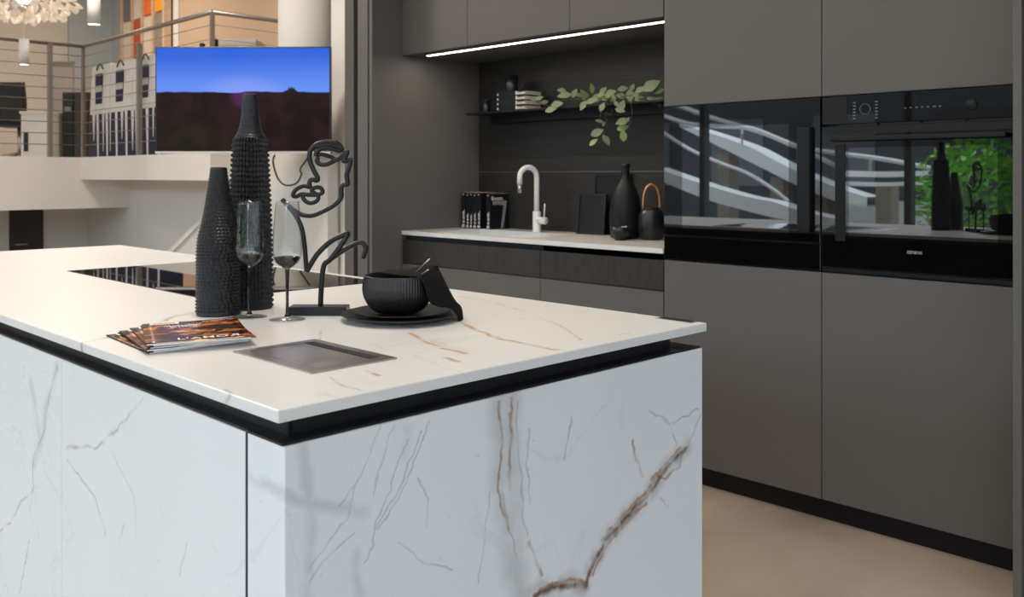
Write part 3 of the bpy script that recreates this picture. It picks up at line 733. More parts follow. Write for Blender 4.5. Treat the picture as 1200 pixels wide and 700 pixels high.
# left appliance
x0, x1 = XS[0] + .003, XS[1] - .003
a = thing('built_in_appliance', ((x0 + x1) / 2, YC, ZO0), 'plain black glass built-in appliance with a vertical bar at its right side', 'oven')
MB().box(x0 + .02, YC + .02, ZO0 + .005, x1 - .02, YC + .45, ZO1 - .005).build('body', 'black_matte', a)
gd = MB().box(x0, YC - .004, ZO0 + .095, x1, YC + .018, ZO1, .0015).build('glass_door', 'oven_glass', a)
MB().box(x0 + .085, YC - .0048, ZO0 + .12, x1 - .115, YC - .0038, ZO1 - .085).build('window', 'oven_window', gd)
MB().box(-1.524, YC - .026, .985, -1.477, YC - .005, 1.345, .003).build('handle', 'oven_trim', a)
MB().box(x0, YC - .003, ZO0 + .002, x1, YC + .018, ZO0 + .092, .0012).build('lower_panel', 'oven_glass', a)
# right oven
x0, x1 = XS[1] + .003, -.806
a = thing('built_in_oven', ((x0 + x1) / 2, YC, ZO0), 'black built-in oven with control panel, bar handle and viewing window', 'oven')
MB().box(x0 + .02, YC + .02, ZO0 + .005, x1 - .02, YC + .45, ZO1 - .005).build('body', 'black_matte', a)
cp = MB().box(x0, YC - .002, 1.352, x1, YC + .018, ZO1, .0012).build('control_panel', 'oven_glass', a)
MB().box(x0 + .003, YC - .0035, 1.357, -1.357, YC - .0005, ZO1 - .004).build('panel_end', 'oven_trim', cp)
mk = MB()
for k in range(6): mk.box(-1.336, YC - .0025, 1.366 + k * .0105, -1.327, YC - .0018, 1.370 + k * .0105)
mk.build('symbol_column', 'print_dim', cp)
mk = MB()
for k in range(6): mk.box(-1.262, YC - .0025, 1.366 + k * .0105, -1.253, YC - .0018, 1.370 + k * .0105)
mk.build('symbol_column', 'print_dim', cp)
mk = MB()
for k, w_ in enumerate((.006, .005, .006, .005, .006, .010, .007)): mk.box(-1.168 + k * .0175, YC - .0025, 1.393, -1.168 + k * .0175 + w_, YC - .0018, 1.397)
mk.build('symbol_row', 'print_dim', cp)
MB().lathe([(.0165, 0), (.018, 0), (.018, .0006), (.0165, .0006), (.0165, 0)], 32, M=frame_mat((-1.295, YC - .0019, 1.398), (1, 0, 0), (0, 0, 1))).build('dial_mark', 'swatch_grey', cp)
MB().lathe([(0, 0), (.017, 0), (.017, .004), (.015, .006), (0, .006)], 32, M=frame_mat((-.967, YC - .0019, 1.394), (1, 0, 0), (0, 0, 1))).build('dial', 'oven_trim', cp)
vt = MB()
for k in range(4): vt.box(x0 + .062 + k * .135, YC - .001, 1.3455, x0 + .062 + k * .135 + .125, YC + .01, 1.3505)
vt.build('vent_slots', 'black_void', a)
gd = MB().box(x0, YC - .006, ZO0 + .018, x1, YC + .018, 1.344, .0015).build('glass_door', 'oven_glass', a)
MB().box(-1.348, YC - .0072, .972, -.893, YC - .0058, 1.272).build('window', 'oven_window', gd)
MB().box(x0 + .004, YC - .0075, 1.318, x1 - .004, YC - .0055, 1.342).build('trim_strip', 'oven_trim', gd)
hd = MB().box(-1.395, YC - .040, 1.293, -.862, YC - .030, 1.309, .003)
hd.box(-1.38, YC - .031, 1.295, -1.365, YC - .006, 1.307).box(-.892, YC - .031, 1.295, -.877, YC - .006, 1.307)
hd.build('handle', 'oven_trim', a)
MB().box(-1.395, YC - .0080, .962, -1.360, YC - .0055, 1.283).build('hinge_strip', 'oven_trim', gd)
lg = text_mb('SIEMENS', .0135, frame_mat((-1.158, YC - .0066, .9335), (1, 0, 0), (0, 0, 1)), bold=0)
lg.build('logo', 'print_grey', gd)
MB().box(x0, YC - .003, ZO0 + .001, x1, YC + .018, ZO0 + .015, .0008).build('base_strip', 'oven_trim', a)

# ------------------------------------------------------------------ sink niche: base units, worktop, wall units, LED, shelf
XN0 = -3.731
bl = ['grey base unit with dark oak drawer under the sink', 'grey base unit with dark oak drawer next to the tall ovens']
for i, (x0, x1) in enumerate(((XN0, -2.755), (-2.755, -2.096))):
    c = thing('base_cabinet', ((x0 + x1) / 2, YC, .1), bl[i], 'cabinet', 'base units in the niche')
    MB().box(x0 + .002, YC + .024, .10, x1 - .002, YB - .02, .735 if i == 0 else .872).build('body', 'black_matte', c)
    MB().box(x0 + .002, YC + .024, .74, x1 - .002, YC + .040, .8755).build('front_rail', 'black_void', c)
    MB().box(x0 + .0015, YC + .001, .731, x1 - .0015, YC + .022, .849, .001).build('drawer_front', 'oak_drawer', c)
    MB().box(x0 + .0015, YC + .001, .410, x1 - .0015, YC + .022, .727, .001).build('drawer_front', 'cabinet_grey', c)
    MB().box(x0 + .0015, YC + .001, .083, x1 - .0015, YC + .022, .406, .001).build('drawer_front', 'cabinet_grey', c)
cw = thing('counter_worktop', (-2.91, 3.2, .876), 'pale stone worktop with a cut-out for the white sink', 'worktop')
sx0, sx1, sy0, sy1 = -3.57, -2.91, 2.985, 3.33
wt = MB()
wt.box(XN0, YC - .001, .876, -2.097, sy0, .896).box(XN0, sy1, .876, -2.097, YB - .019, .896)
wt.box(XN0, sy0, .876, sx0, sy1, .896).box(sx1, sy0, .876, -2.097, sy1, .896)
wt.build('slab', 'counter_stone', cw)
MB().box(XN0, YC - .0035, .876, -2.097, YC - .0008, .8962, .0008).build('front_edge', 'white_enamel', cw)
sk = thing('sink', (-3.24, 3.16, .74), 'white inset kitchen sink in the niche worktop', 'sink')
s = MB(); w_ = .012
s.box(sx0, sy0, .74, sx1, sy1, .752).box(sx0, sy0, .752, sx0 + w_, sy1, .8965).box(sx1 - .15, sy0, .752, sx1, sy1, .8965)
s.box(sx0 + w_, sy0, .752, sx1 - .15, sy0 + w_, .8965).box(sx0 + w_, sy1 - w_, .752, sx1 - .15, sy1, .8965)
s.build('basin', 'sink_white', sk)
MB().lathe([(0, 0), (.04, 0), (.04, .002), (0, .003)], 24, (-3.35, 3.16, .752)).build('drain', 'steel', sk)
# wall units
ul = ['grey wall cabinet touching the niche side panel', 'middle grey wall cabinet above the shelf', 'grey wall cabinet next to the tall oven units']
for i, (x0, x1) in enumerate(((-3.731, -3.232), (-3.232, -2.582), (-2.582, -2.096))):
    c = thing('wall_cabinet', ((x0 + x1) / 2, YC, 1.80), ul[i], 'cabinet', 'wall cabinets above the niche')
    MB().box(x0 + .001, YC + .022, 1.806, x1 - .001, YB - .02, 2.74).build('body', 'niche_grey', c)
    MB().box(x0 + .0015, YC, 1.800, x1 - .0015, YC + .021, 2.74, .0012).build('door', 'cabinet_grey', c)
ld = thing('led_strip', (-2.88, 3.025, 1.797), 'glowing slim light strip under the wall cabinets', 'light')
MB().box(-3.645, 3.008, 1.799, -2.100, 3.046, 1.8055).build('profile', 'black_alu', ld)
MB().box(-3.640, 3.016, 1.7975, -2.105, 3.038, 1.799).build('diffuser', 'led_glow', ld)
ll = area_light('led_light', (-2.87, 3.027, 1.795), (0, 0, 0), 1.5, 3.0, (1, .88, .72), .02); ll.parent = ld; ll.matrix_parent_inverse = Matrix.Translation(Vector(ld.location)).inverted()
# shelf
sh = thing('wall_shelf', (-2.85, 3.37, 1.463), 'slim black shelf on the dark oak back wall', 'shelf')
MB().box(-3.62, 3.27, 1.503, -2.097, YB - .0185, 1.513, .001).build('board', 'black_matte', sh)
MB().box(-3.565, 3.40, 1.463, -2.097, YB - .0185, 1.503).build('support_rail', 'black_matte', sh)

# faucet
fc = onz(629, 272.0, .8965)
f = thing('kitchen_faucet', fc, 'white gooseneck kitchen tap with side lever behind the sink', 'tap')
MB().lathe([(0, 0), (.024, 0), (.024, .004), (.021, .006), (.021, .100), (.019, .104), (0, .104)], 28, fc).build('body', 'white_enamel', f)
ar = .050
neck = [fc + Vector((0, 0, .10)), fc + Vector((0, 0, .20)), fc + Vector((0, 0, .275))]
dirn = Vector((-.25, -.97, 0)).normalized()
for k in range(1, 13):
    t = math.pi * k / 12; neck.append(fc + Vector((0, 0, .275)) + dirn * (ar * (1 - math.cos(t))) + Vector((0, 0, ar * math.sin(t))))
neck.append(neck[-1] + Vector((0, 0, -.035)))
MB().tube(neck, .0135, 16).build('neck', 'white_enamel', f)
MB().tube([neck[-1] + Vector((0, 0, .001)), neck[-1] + Vector((0, 0, -.042))], .0105, 14).build('spout_tip', 'steel_light', f)
q = fc + Vector((0, 0, .058))
ld_ = Vector((1, .0, 0))
lv = MB().tube([q, q + ld_ * .062], .0185, 20).build('side_valve', 'white_enamel', f)
MB().tube([q + ld_ * .050 + Vector((0, 0, .015)), q + ld_ * .055 + Vector((0, 0, .085))], .0038, 8).build('lever', 'white_enamel', lv)

# upright books in the corner of the niche
ybk = 3.318
def xat(u, y): r = (u - 600) / FPX; return y * (r - 1) / (r + 1)
spans = [(540.6, 545.3), (545.8, 549.6), (550.0, 553.6), (554.2, 558.2), (558.7, 563.2), (569.6, 574.2)]
bk_l = ['black paperback standing against the niche side panel', 'second black paperback from the niche side panel', 'third black paperback from the niche side panel',
        'fourth black paperback from the niche side panel', 'fifth black paperback, before the gap in the row', 'black paperback after the gap with its cover showing']
for i, (u0, u1) in enumerate(spans):
    xa, xb = xat(u0, ybk), xat(u1, ybk); hh = .193 - .004 * (i % 2)
    t = thing('upright_book', ((xa + xb) / 2, ybk, .896), bk_l[i], 'book', 'upright black books by the sink')
    MB().box(xa, ybk, .8965, xb, ybk + .135, .896 + hh, .001).build('cover', 'black_matte', t)
    MB().box(xa + .002, ybk + .003, .896 + hh, xb - .002, ybk + .133, .8965 + hh + .0006).build('pages', 'paper_cream', t)
    M_ = frame_mat((xa + (xb - xa) * .82, ybk - .0005, .902), (0, 0, 1), (-1, 0, 0))
    text_mb('Boom.', (xb - xa) * .95, M_, bold=.03).build('spine_lettering', 'print_white', t)
    MB().box(xa + (xb - xa) * .3, ybk - .0006, .896 + hh - .013, xa + (xb - xa) * .7, ybk - .0001, .896 + hh - .008).build('spine_mark', 'print_grey', t)
    if i == 5:
        text_mb('Boom.', .030, frame_mat((xb + .0004, ybk + .012, .896 + hh - .035), (0, 1, 0), (0, 0, 1)), bold=.02).build('cover_lettering', 'print_white', t)
        pa = [(xb + .0006, ybk + y_, .896 + z_) for y_, z_ in ((.02, .150), (.125, .150), (.098, .010), (.078, .004), (.100, .128), (.02, .130))]
        MB().prism(pa, (.0004, 0, 0)).build('cover_picture', 'print_blur', t)

# framed boards, bottle vase, little bowl, kettle
def frame_board(name, u0, u1, v0, y, lean, label):
    xa, xb = xat(u0, y), xat(u1, y); f_ = (y - xa) * S2; z1 = CAMH + (HZ - v0) * f_ / FPX
    t = thing(name, ((xa + xb) / 2, y, .896), label, 'picture', 'black boards leaning on the back wall')
    H_ = z1 - .8965; sh_ = Matrix(((1, 0, 0, 0), (0, 1, lean, y - lean * .8965), (0, 0, 1, 0), (0, 0, 0, 1)))
    fr = MB(); b_ = .010
    for q in ((xa, .8965, xb, .8965 + b_), (xa, z1 - b_, xb, z1), (xa, .8965 + b_, xa + b_, z1 - b_), (xb - b_, .8965 + b_, xb, z1 - b_)):
        fr.box(q[0], 0, q[1], q[2], .014, q[3], M=sh_)
    fr.build('frame', 'black_void', t)
    MB().box(xa + b_, .005, .8965 + b_, xb - b_, .013, z1 - b_, M=sh_).build('panel', 'black_matte', t)
frame_board('picture_frame', 694, 736, 204, 3.425, .06, 'larger black framed board behind the black bottle vase')
frame_board('picture_frame', 675, 707, 227, 3.375, .10, 'smaller black framed board leaning in front of the larger one')
vc = onz(733, 279.5, .8965)
t = thing('black_bottle', vc, 'black bottle vase with a thin neck beside the kettle', 'vase')
sc4 = (vc.y - vc.x) * S2 / FPX
pf = [(p.x, p.z) for p in catmull([(.050, 0, 0), (.066, 0, .006), (.070, 0, .03), (.072, 0, .10), (.066, 0, .17), (.048, 0, .225), (.026, 0, .262), (.0185, 0, .29), (.018, 0, .335)], 5)]
MB().lathe([(0, 0)] + pf + [(.0145, .335), (.0145, .28), (0, .275)], 40, vc).build('body', 'black_matte', t)
MB().lathe([(.018, .320), (.0195, .322), (.0195, .338), (.0145, .338), (.0145, .320)], 32, vc).build('lip', 'black_matte', t)
oc = onz(727, 281.5, .8965)
t = thing('small_bowl', oc, 'small black footed bowl in front of the black bottle vase', 'bowl')
MB().lathe([(0, 0), (.025, 0), (.024, .006), (.036, .018), (.042, .036), (.044, .058), (.041, .058), (.038, .036), (.03, .022), (0, .018)], 36, oc).build('dish', 'ceramic_black', t)
MB().tube([oc + Vector((.03 * math.cos(k), .03 * math.sin(k), .055 + .004 * (k % 2))) for k in (0, 1, 2)], .003, 6).build('pebble', 'print_grey', t)
kc = onz(763.5, 281.0, .8965); kc = Vector((kc.x, kc.y, .8965))
t = thing('teapot', kc, 'black round pot with an arched copper handle at the end of the worktop', 'pot')
pf = [(p.x, p.z) for p in catmull([(.042, 0, 0), (.050, 0, .004), (.058, 0, .03), (.060, 0, .07), (.056, 0, .11), (.046, 0, .13), (.040, 0, .134)], 5)]
MB().lathe([(0, 0)] + pf + [(0, .136)], 40, kc).build('body', 'ceramic_black', t)
ldp = MB().lathe([(0, .134), (.036, .134), (.036, .140), (.02, .146), (0, .147)], 32, kc).build('lid', 'black_matte', t)
arc = [kc + ER * (-.037 * math.cos(a_)) + Vector((0, 0, .150 + .095 * math.sin(a_) ** .8 if math.sin(a_) > 0 else .150)) for a_ in [math.pi * k / 16 for k in range(17)]]
arc = [kc + ER * -.036 + Vector((0, 0, .128))] + arc + [kc + ER * .036 + Vector((0, 0, .128))]
MB().tube(arc, .0052, 10).build('handle', 'copper', t)

# shelf: stacked books, cups, garland
zs = 1.5135
xa, xb, ya, yb = -3.405, -3.196, 3.285, 3.41
sb = ['lowest black book of the stack on the shelf', 'second book up in the shelf stack', 'third book up in the shelf stack', 'top book of the shelf stack, under the black mug']
for i in range(4):
    z0 = zs + i * .0245
    t = thing('stacked_book', ((xa + xb) / 2, (ya + yb) / 2, z0), sb[i], 'book', 'books stacked on the shelf')
    MB().box(xa, ya, z0, xb, ya + .003, z0 + .024).build('spine', 'black_matte', t)
    MB().box(xa, ya + .003, z0, xb, yb, z0 + .0025).box(xa, ya + .003, z0 + .0215, xb, yb, z0 + .024).build('cover', 'black_matte', t)
    MB().box(xa + .003, ya + .004, z0 + .0027, xb - .001, yb - .003, z0 + .0213).build('pages', 'paper_cream', t)
    text_mb('Boom.', .023, frame_mat((xb - .062, ya - .0004, z0 + .0045), (1, 0, 0), (0, 0, 1)), bold=.03).build('spine_lettering', 'print_white', t)
    MB().box(xa + .012, ya - .0005, z0 + .006, xa + .020, ya - .0001, z0 + .017).build('spine_mark', 'print_grey', t)
def cup(c, r, h_, label, handle, name='mug'):
    t = thing(name, c, label, 'mug', 'black cups on the shelf')
    MB().lathe([(0, 0), (r * .92, 0), (r, .004), (r, h_), (r * .9, h_), (r * .9, .006), (0, .006)], 32, c).build('body', 'ceramic_black', t)
    if handle:
        pts = [Vector(c) + ER * (r - .003 + .028 * math.sin(a_)) + Vector((0, 0, h_ * .5 + h_ * .33 * math.cos(a_))) for a_ in [math.pi * k / 10 for k in range(11)]]
        MB().tube(pts, .004, 8).build('handle', 'ceramic_black', t)
    else:
        MB().lathe([(r, h_ - .006), (r * 1.03, h_ - .004), (r * 1.03, h_), (r * .9, h_)], 32, c).build('rim', 'ceramic_black', t)
cup((-3.348, 3.345, zs + .0985), .034, .085, 'black mug standing on top of the stacked books', True)
cup((-3.545, 3.35, zs), .022, .072, 'small black cup beside the stacked books on the shelf', False, 'small_cup')

# garland: leaves placed along a branch lying on the shelf and hanging over its edge
K = lambda a, b: (640 + a / 7.779, 90 + b / 7.779)
leaves = [(-60, 195, 62, 20, 0), (-115, 205, 60, 160, 0), (-20, 235, 70, 200, 0), (45, 300, 95, 15, 0), (100, 250, 95, 10, 0), (165, 170, 110, 190, 0), (140, 125, 70, 175, 1), (258, 150, 80, 60, 0), (335, 265, 85, 240, 0),
          (350, 175, 115, 120, 0), (300, 170, 70, 170, 0), (415, 105, 80, 100, 1), (470, 190, 110, 30, 0), (420, 220, 100, 20, 0), (520, 125, 70, 45, 0), (590, 145, 90, 20, 0), (585, 215, 75, 60, 0), (510, 275, 75, 65, 0), (550, 180, 90, 35, 1),
          (700, 110, 85, 10, 0), (785, 95, 60, 60, 0), (680, 175, 80, 170, 0), (765, 175, 105, 270, 0), (865, 158, 125, 5, 0), (860, 205, 90, 0, 1), (690, 260, 90, 70, 0), (675, 305, 80, 345, 0), (960, 80, 150, 30, 0), (1025, 125, 100, 10, 0), (860, 115, 80, 30, 0),
          (1000, 230, 110, 310, 0), (950, 205, 70, 340, 0), (1035, 190, 80, 0, 0), (690, 410, 105, 200, 0), (700, 465, 95, 15, 1), (703, 535, 95, 95, 1), (745, 390, 45, 60, 0), (485, 405, 68, 170, 0), (525, 430, 42, 60, 0), (465, 508, 105, 25, 0), (432, 597, 80, 40, 1), (548, 580, 100, 300, 0),
          (615, 190, 60, 100, 0), (640, 250, 60, 300, 0), (500, 165, 60, 200, 1)]
gar = thing('leaf_garland', (-2.8, 3.30, zs), 'trailing green leaf garland lying along the shelf and hanging off it', 'plant')
random.seed(3)
def leaf_mesh(nm):
    pr = [(0, 0), (.16, .18), (.36, .29), (.58, .27), (.8, .15), (1, 0)]
    vs, fs = [], []
    for x_, w2 in pr:
        cz = -.10 * (x_ - .4) ** 2
        vs += [(x_, -w2, cz + .05 * w2 / .3), (x_, 0, cz), (x_, w2, cz + .05 * w2 / .3)]
    for k in range(5):
        a0 = k * 3; fs += [(a0, a0 + 3, a0 + 4, a0 + 1), (a0 + 1, a0 + 4, a0 + 5, a0 + 2)]
    me = bpy.data.meshes.new(nm); me.from_pydata(vs, [], fs); me.update()
    for p_ in me.polygons: p_.use_smooth = True
    me.materials.append(MATS['leaf' if nm == 'leaf' else 'leaf_light']); return me
LM = [leaf_mesh('leaf'), leaf_mesh('leaf_fresh')]
brp = []
for (a, b_, size, ang, kind) in leaves:
    u, v = K(a, b_); yy = 3.245 + random.uniform(-.02, .02) if b_ > 240 else 3.30 + random.uniform(-.03, .03)
    u = min(u, 771)
    c = ony(u, v, yy); ln = size / 7.779 * ((c.y - c.x) * S2) / FPX * 1.25
    if c.x > -2.15: c.x = -2.15
    aa = math.radians(ang); tilt = random.uniform(-.5, .5)
    ex = (ER * math.cos(aa) + Vector((0, 0, 1)) * math.sin(aa) + EN * (-.25 * random.random())).normalized()
    nn = (-EN + ER * random.uniform(-.5, .5) + Vector((0, 0, random.uniform(.1, .9)))).normalized()
    ey = nn.cross(ex).normalized(); ez = ex.cross(ey)
    o = bpy.data.objects.new('leaf', LM[kind]); COL.objects.link(o); o.parent = gar
    base = c - ex * ln * .5 - Vector(gar.location)
    o.matrix_local = Matrix(((ex.x, ey.x, ez.x, base.x), (ex.y, ey.y, ez.y, base.y), (ex.z, ey.z, ez.z, base.z), (0, 0, 0, 1))) @ Matrix.Scale(ln, 4)
    sd = o
def vine(pts, yy): return catmull([ony(*K(a, b_), yy) for a, b_ in pts], 5)
MB().tube(vine([(-100, 225), (30, 265), (170, 215), (300, 205), (450, 200), (620, 195), (780, 170), (900, 165), (1000, 170)], 3.30), .0022, 6).build('branch', 'stem_brown', gar)
MB().tube(vine([(620, 195), (560, 260), (500, 330), (480, 400)], 3.255), .0014, 6).build('branch', 'stem_brown', gar)
MB().tube(vine([(600, 300), (590, 350), (540, 330), (560, 440), (520, 530), (495, 600)], 3.25), .0014, 6).build('branch', 'stem_brown', gar)
MB().tube(vine([(770, 230), (785, 330), (770, 410), (740, 480)], 3.25), .0014, 6).build('branch', 'stem_brown', gar)

# ------------------------------------------------------------------ television on a column arm
tvc = Vector((-5.215, 2.845, 0)); tz0, tz1 = CAMH + (HZ - 180) * 5.7 / FPX, CAMH + (HZ - 55) * 5.7 / FPX
tv = thing('television', (tvc.x, tvc.y, tz0), 'large flat television showing a blue dusk sky over dark land', 'television', rotz=math.pi / 4, world_parts=False)
tw, th = 1.093, tz1 - tz0
MB().box(-tw / 2, -.012, 0, tw / 2, .03, th, .003).build('housing', 'tv_bezel', tv, loc=(0, 0, 0))
MB().box(-tw / 2 + .008, -.001, -th / 2 + .016, tw / 2 - .008, .001, th / 2 - .008).build('screen', 'tv_screen', tv, loc=(0, -.0135, th / 2))
MB().box(-tw / 2, -.0145, 0, tw / 2, -.012, .013).build('lower_trim', 'box_white', tv, loc=(0, 0, 0))
MB().box(.12, .03, th * .3, .36, .06, th * .75).box(.21, .06, th * .45, .27, .598, th * .55).build('wall_bracket', 'black_matte', tv, loc=(0, 0, 0))
cbl = catmull([onf(u, v, 5.72) for u, v in ((322, 181.5), (320, 190), (325, 208), (334, 217), (347, 215), (353, 205), (352, 198), (358, 189), (363, 181.5))], 5)
iv = (Matrix.Translation((tvc.x, tvc.y, tz0)) @ Matrix.Rotation(math.pi / 4, 4, 'Z')).inverted()
MB().tube([iv @ p for p in cbl], .006, 6).build('power_cable', 'rope_dark', tv, loc=(0, 0, 0))

# ------------------------------------------------------------------ gallery railing
rl = thing('gallery_railing', (-8.5, 3.08, ZG), 'brown steel railing with thin horizontal wires along the gallery edge', 'railing')
ZR = 2.345
MB().tube([(-8.55, -3.0, ZR), (-8.55, 3.085, ZR)], .017, 12).build('handrail', 'rail_metal', rl)
MB().tube([(-8.55, 3.085, ZR), (-6.10, 3.085, ZR)], .017, 12).build('handrail', 'rail_metal', rl)
MB().tube([(-6.10, 3.085, ZR), (-6.10, 4.9, ZR)], .017, 12).build('handrail', 'rail_metal', rl)
def post(x, y, r=.014, z1=ZR): MB().box(x - r, y - r, ZG, x + r, y + r, z1, .002).build('post', 'rail_metal' if r < .018 else 'wire_metal', rl)
post(-8.55, 3.085); post(-6.10, 3.085, .014)
pu = onx(58.5, 100, -8.55); post(-8.55, pu.y, .0185)
pu = ony(165.5, 100, 3.10); post(pu.x, 3.085, .0185, ZR - .1)
post(-6.10, 4.2); post(-8.55, 1.0); post(-8.55, -1.0)
for k in range(9):
    z = ZR - .09 - k * .1
    MB().tube([(-8.55, -3.0, z), (-8.55, 3.085, z)], .0035, 5).build('wire', 'wire_metal', rl)
    MB().tube([(-8.55, 3.085, z), (-6.10, 3.085, z)], .0035, 5).build('wire', 'wire_metal', rl)
    MB().tube([(-6.10, 3.085, z), (-6.10, 4.9, z)], .0035, 5).build('wire', 'wire_metal', rl)

# ------------------------------------------------------------------ carrier bags behind the railing
yb0 = 3.17
def zat(u, v, y): return ony(u, v, y).z
bgl = ['white paper carrier bag with navy label, beside the tall brown cabinet', 'white paper carrier bag with navy label, middle of three', 'white paper carrier bag with navy label, beside the television']
for i, (u0, u1, vt, vb) in enumerate(((105.5, 127.3, 77, 132), (127.8, 153.5, 73, 129), (154.2, 186, 66, 125.5))):
    xa, xb = xat(u0, yb0), xat(u1, yb0); zb, zt = 1.735, zat((u0 + u1) / 2, vt, yb0)
    t = thing('carrier_bag', ((xa + xb) / 2, yb0 + .1, zb), bgl[i], 'bag', 'white carrier bags on the gallery')
    m2 = MB(); tp = .012
    m2.data([(xa, yb0, zb), (xb, yb0, zb), (xb, yb0 + .2, zb), (xa, yb0 + .2, zb), (xa + tp * (i == 2), yb0 + .02, zt), (xb - tp, yb0 + .02, zt + .012), (xb - tp, yb0 + .17, zt + .012), (xa + tp * (i == 2), yb0 + .17, zt)],
            [(0, 1, 5, 4), (1, 2, 6, 5), (2, 3, 7, 6), (3, 0, 4, 7), (3, 2, 1, 0)])
    m2.build('paper_body', 'bag_white', t)
    xm, w2, zm, h2 = (xa + xb) / 2 - .02, .075, zb + (zt - zb) * .52, .135
    lb = MB().box(xm - w2, yb0 + .002, zm - h2, xm + w2, yb0 + .012, zm + h2).build('label_square', 'bag_navy', t)
    MB().box(xm - w2 * 1.05, yb0 + .0, zm - .028, xm + w2 * 1.05, yb0 + .004, zm + .028).build('label_band', 'print_grey', t)
    ap = [Vector((xm - .07 + .14 * k / 8, yb0 + .012, zt - .03 + .05 * math.sin(math.pi * k / 8))) for k in range(9)]
    MB().tube(ap, .006, 6).build('rope_handle', 'rope_dark', t)
nb = 7; xa0, xb0 = xat(105.3, yb0), xat(187, yb0)
nl = ['beside the tall brown cabinet', 'second from the tall brown cabinet', 'third from the tall brown cabinet', 'fourth from the tall brown cabinet', 'third from the television', 'second from the television', 'right beside the television']
for i in range(nb):
    xa = xa0 + (xb0 - xa0) * i / nb; xb = xa0 + (xb0 - xa0) * (i + 1) / nb - .008; w2 = xb - xa
    t = thing('navy_bag', ((xa + xb) / 2, yb0 + .1, ZG), 'navy upright paper bag under the white bags, ' + nl[i], 'bag', 'navy bags on the gallery floor')
    MB().box(xa, yb0 + .004, ZG, xb, yb0 + .2, 1.733).build('paper_body', 'bag_navy', t)
    a0 = .30 + .12 * math.sin(i * 2.2); ww = .10 + .05 * math.cos(i * 1.7)
    pg = [(xa + w2 * (a0), yb0 - .001, 1.733), (xa + w2 * (a0 + ww * 2), yb0 - .001, 1.733), (xa + w2 * (a0 + ww), yb0 - .001, ZG + (.05 if i % 3 else .15)), ]
    MB().prism(pg, (0, .005, 0)).build('gusset', 'bag_white', t)
    MB().prism([(xb - w2 * .22, yb0 - .001, 1.733), (xb, yb0 - .001, 1.733), (xb, yb0 - .001, ZG), (xb - w2 * .10, yb0 - .001, ZG)], (0, .005, 0)).build('edge_fold', 'bag_white', t)

# ------------------------------------------------------------------ colour sample display on the gallery wall
yd = 4.86
ds = thing('sample_display', (-11.6, yd, ZG), 'tall wooden display rack with orange, red and grey colour samples', 'display')
xd = lambda u: xat(u, yd)
MB().box(xd(142), yd + .02, ZG, xd(193), yd + .08, 3.6).build('back_board', 'pale_wood', ds)
for u in (142.5, 154.8, 166.5, 179, 192): MB().box(xd(u) - .025, yd - .01, ZG, xd(u) + .025, yd + .02, 3.6).build('upright', 'pale_wood', ds)
def sw(u0, u1, v0, v1, mat):
    xa, xb = xd(u0), xd(u1); f_ = (yd - (xa + xb) / 2) * S2
    z1, z0 = CAMH + (HZ - v0) * f_ / FPX, CAMH + (HZ - v1) * f_ / FPX
    MB().box(xa + .01, yd - .004, z0, xb - .01, yd + .02, z1, .002).build('sample_panel', mat, ds)
for a_ in ((144.5, 153.5, -40, 24, 'swatch_grey'), (144.5, 153.5, 27, 100, 'swatch_cream'), (156.5, 165.3, -40, 22, 'swatch_cream'), (156.5, 165.3, 24, 100, 'red_orange'), (168.4, 177.6, -40, 17, 'orange'), (168.4, 177.6, 20, 100, 'swatch_cream'),
           (181, 190.5, -40, 13, 'amber'), (181, 190.5, 15, 100, 'swatch_taupe')): sw(*a_)

# ------------------------------------------------------------------ gallery furniture on the left
def gp_at(u, f): p = onf(u, 206, f); return Vector((p.x, p.y, ZG))
def upright_box(name, u0, u1, v0, f, depth, mat, label, cat, extra=None):
    c = gp_at((u0 + u1) / 2, f); w_ = (u1 - u0) * f / FPX; h_ = CAMH + (HZ - v0) * f / FPX - ZG
    t = thing(name, c, label, cat, rotz=math.pi / 4, world_parts=False)
    MB().box(-w_ / 2, 0, 0, w_ / 2, depth, h_, .004).build('body', mat, t, loc=(0, 0, 0))
    if extra: extra(t, w_, h_)
    return t
def ex_cab(t, w_, h_):
    MB().box(-w_ / 2 + .01, -.012, .02, -.02, 0, h_ - .02, .003).build('door', 'chair_black', t, loc=(0, 0, 0))
    MB().box(.0, -.012, .02, w_ / 2 - .01, 0, h_ - .02, .003).build('door', 'box_brown', t, loc=(0, 0, 0))
    MB().box(-w_ / 2 + .03, -.018, h_ * .70, -w_ / 2 + .09, -.012, h_ * .78).build('label_plate', 'swatch_grey', t, loc=(0, 0, 0))
upright_box('tall_cabinet', 73, 104.5, 108, 8.9, .35, 'box_brown', 'tall dark brown cabinet behind the railing corner', 'cabinet', ex_cab)
def ex_ped(t, w_, h_):
    MB().box(-w_ / 2 + .03, -.008, h_ * .15, -w_ / 2 + .07, 0, h_ * .55).build('handle', 'chair_black', t, loc=(0, 0, 0))
    MB().box(-w_ / 2 - .01, -.012, h_ - .02, w_ / 2 + .01, .42, h_ + .005).build('top', 'box_white', t, loc=(0, 0, 0))
upright_box('white_pedestal', 24.5, 56.5, 131, 8.7, .4, 'box_white', 'white drawer pedestal beside the black office chair', 'cabinet', ex_ped)
def ex_bx(t, w_, h_): MB().box(-w_ / 2, -.003, h_ * .9, w_ / 2, 0, h_ * .92).build('lid_edge', 'pale_wood', t, loc=(0, 0, 0))
upright_box('beige_box', 60, 72.5, 132, 9.4, .3, 'box_beige', 'beige box between the white pedestal and the brown cabinet', 'box', ex_bx)
upright_box('grey_partition', 57, 85, 72, 10.2, .05, 'partition_grey', 'grey partition panel behind the tall brown cabinet', 'partition',
            lambda t, w_, h_: MB().box(-w_ / 2, -.01, h_ - .02, w_ / 2, .06, h_).build('top_rail', 'rail_metal', t, loc=(0, 0, 0)))
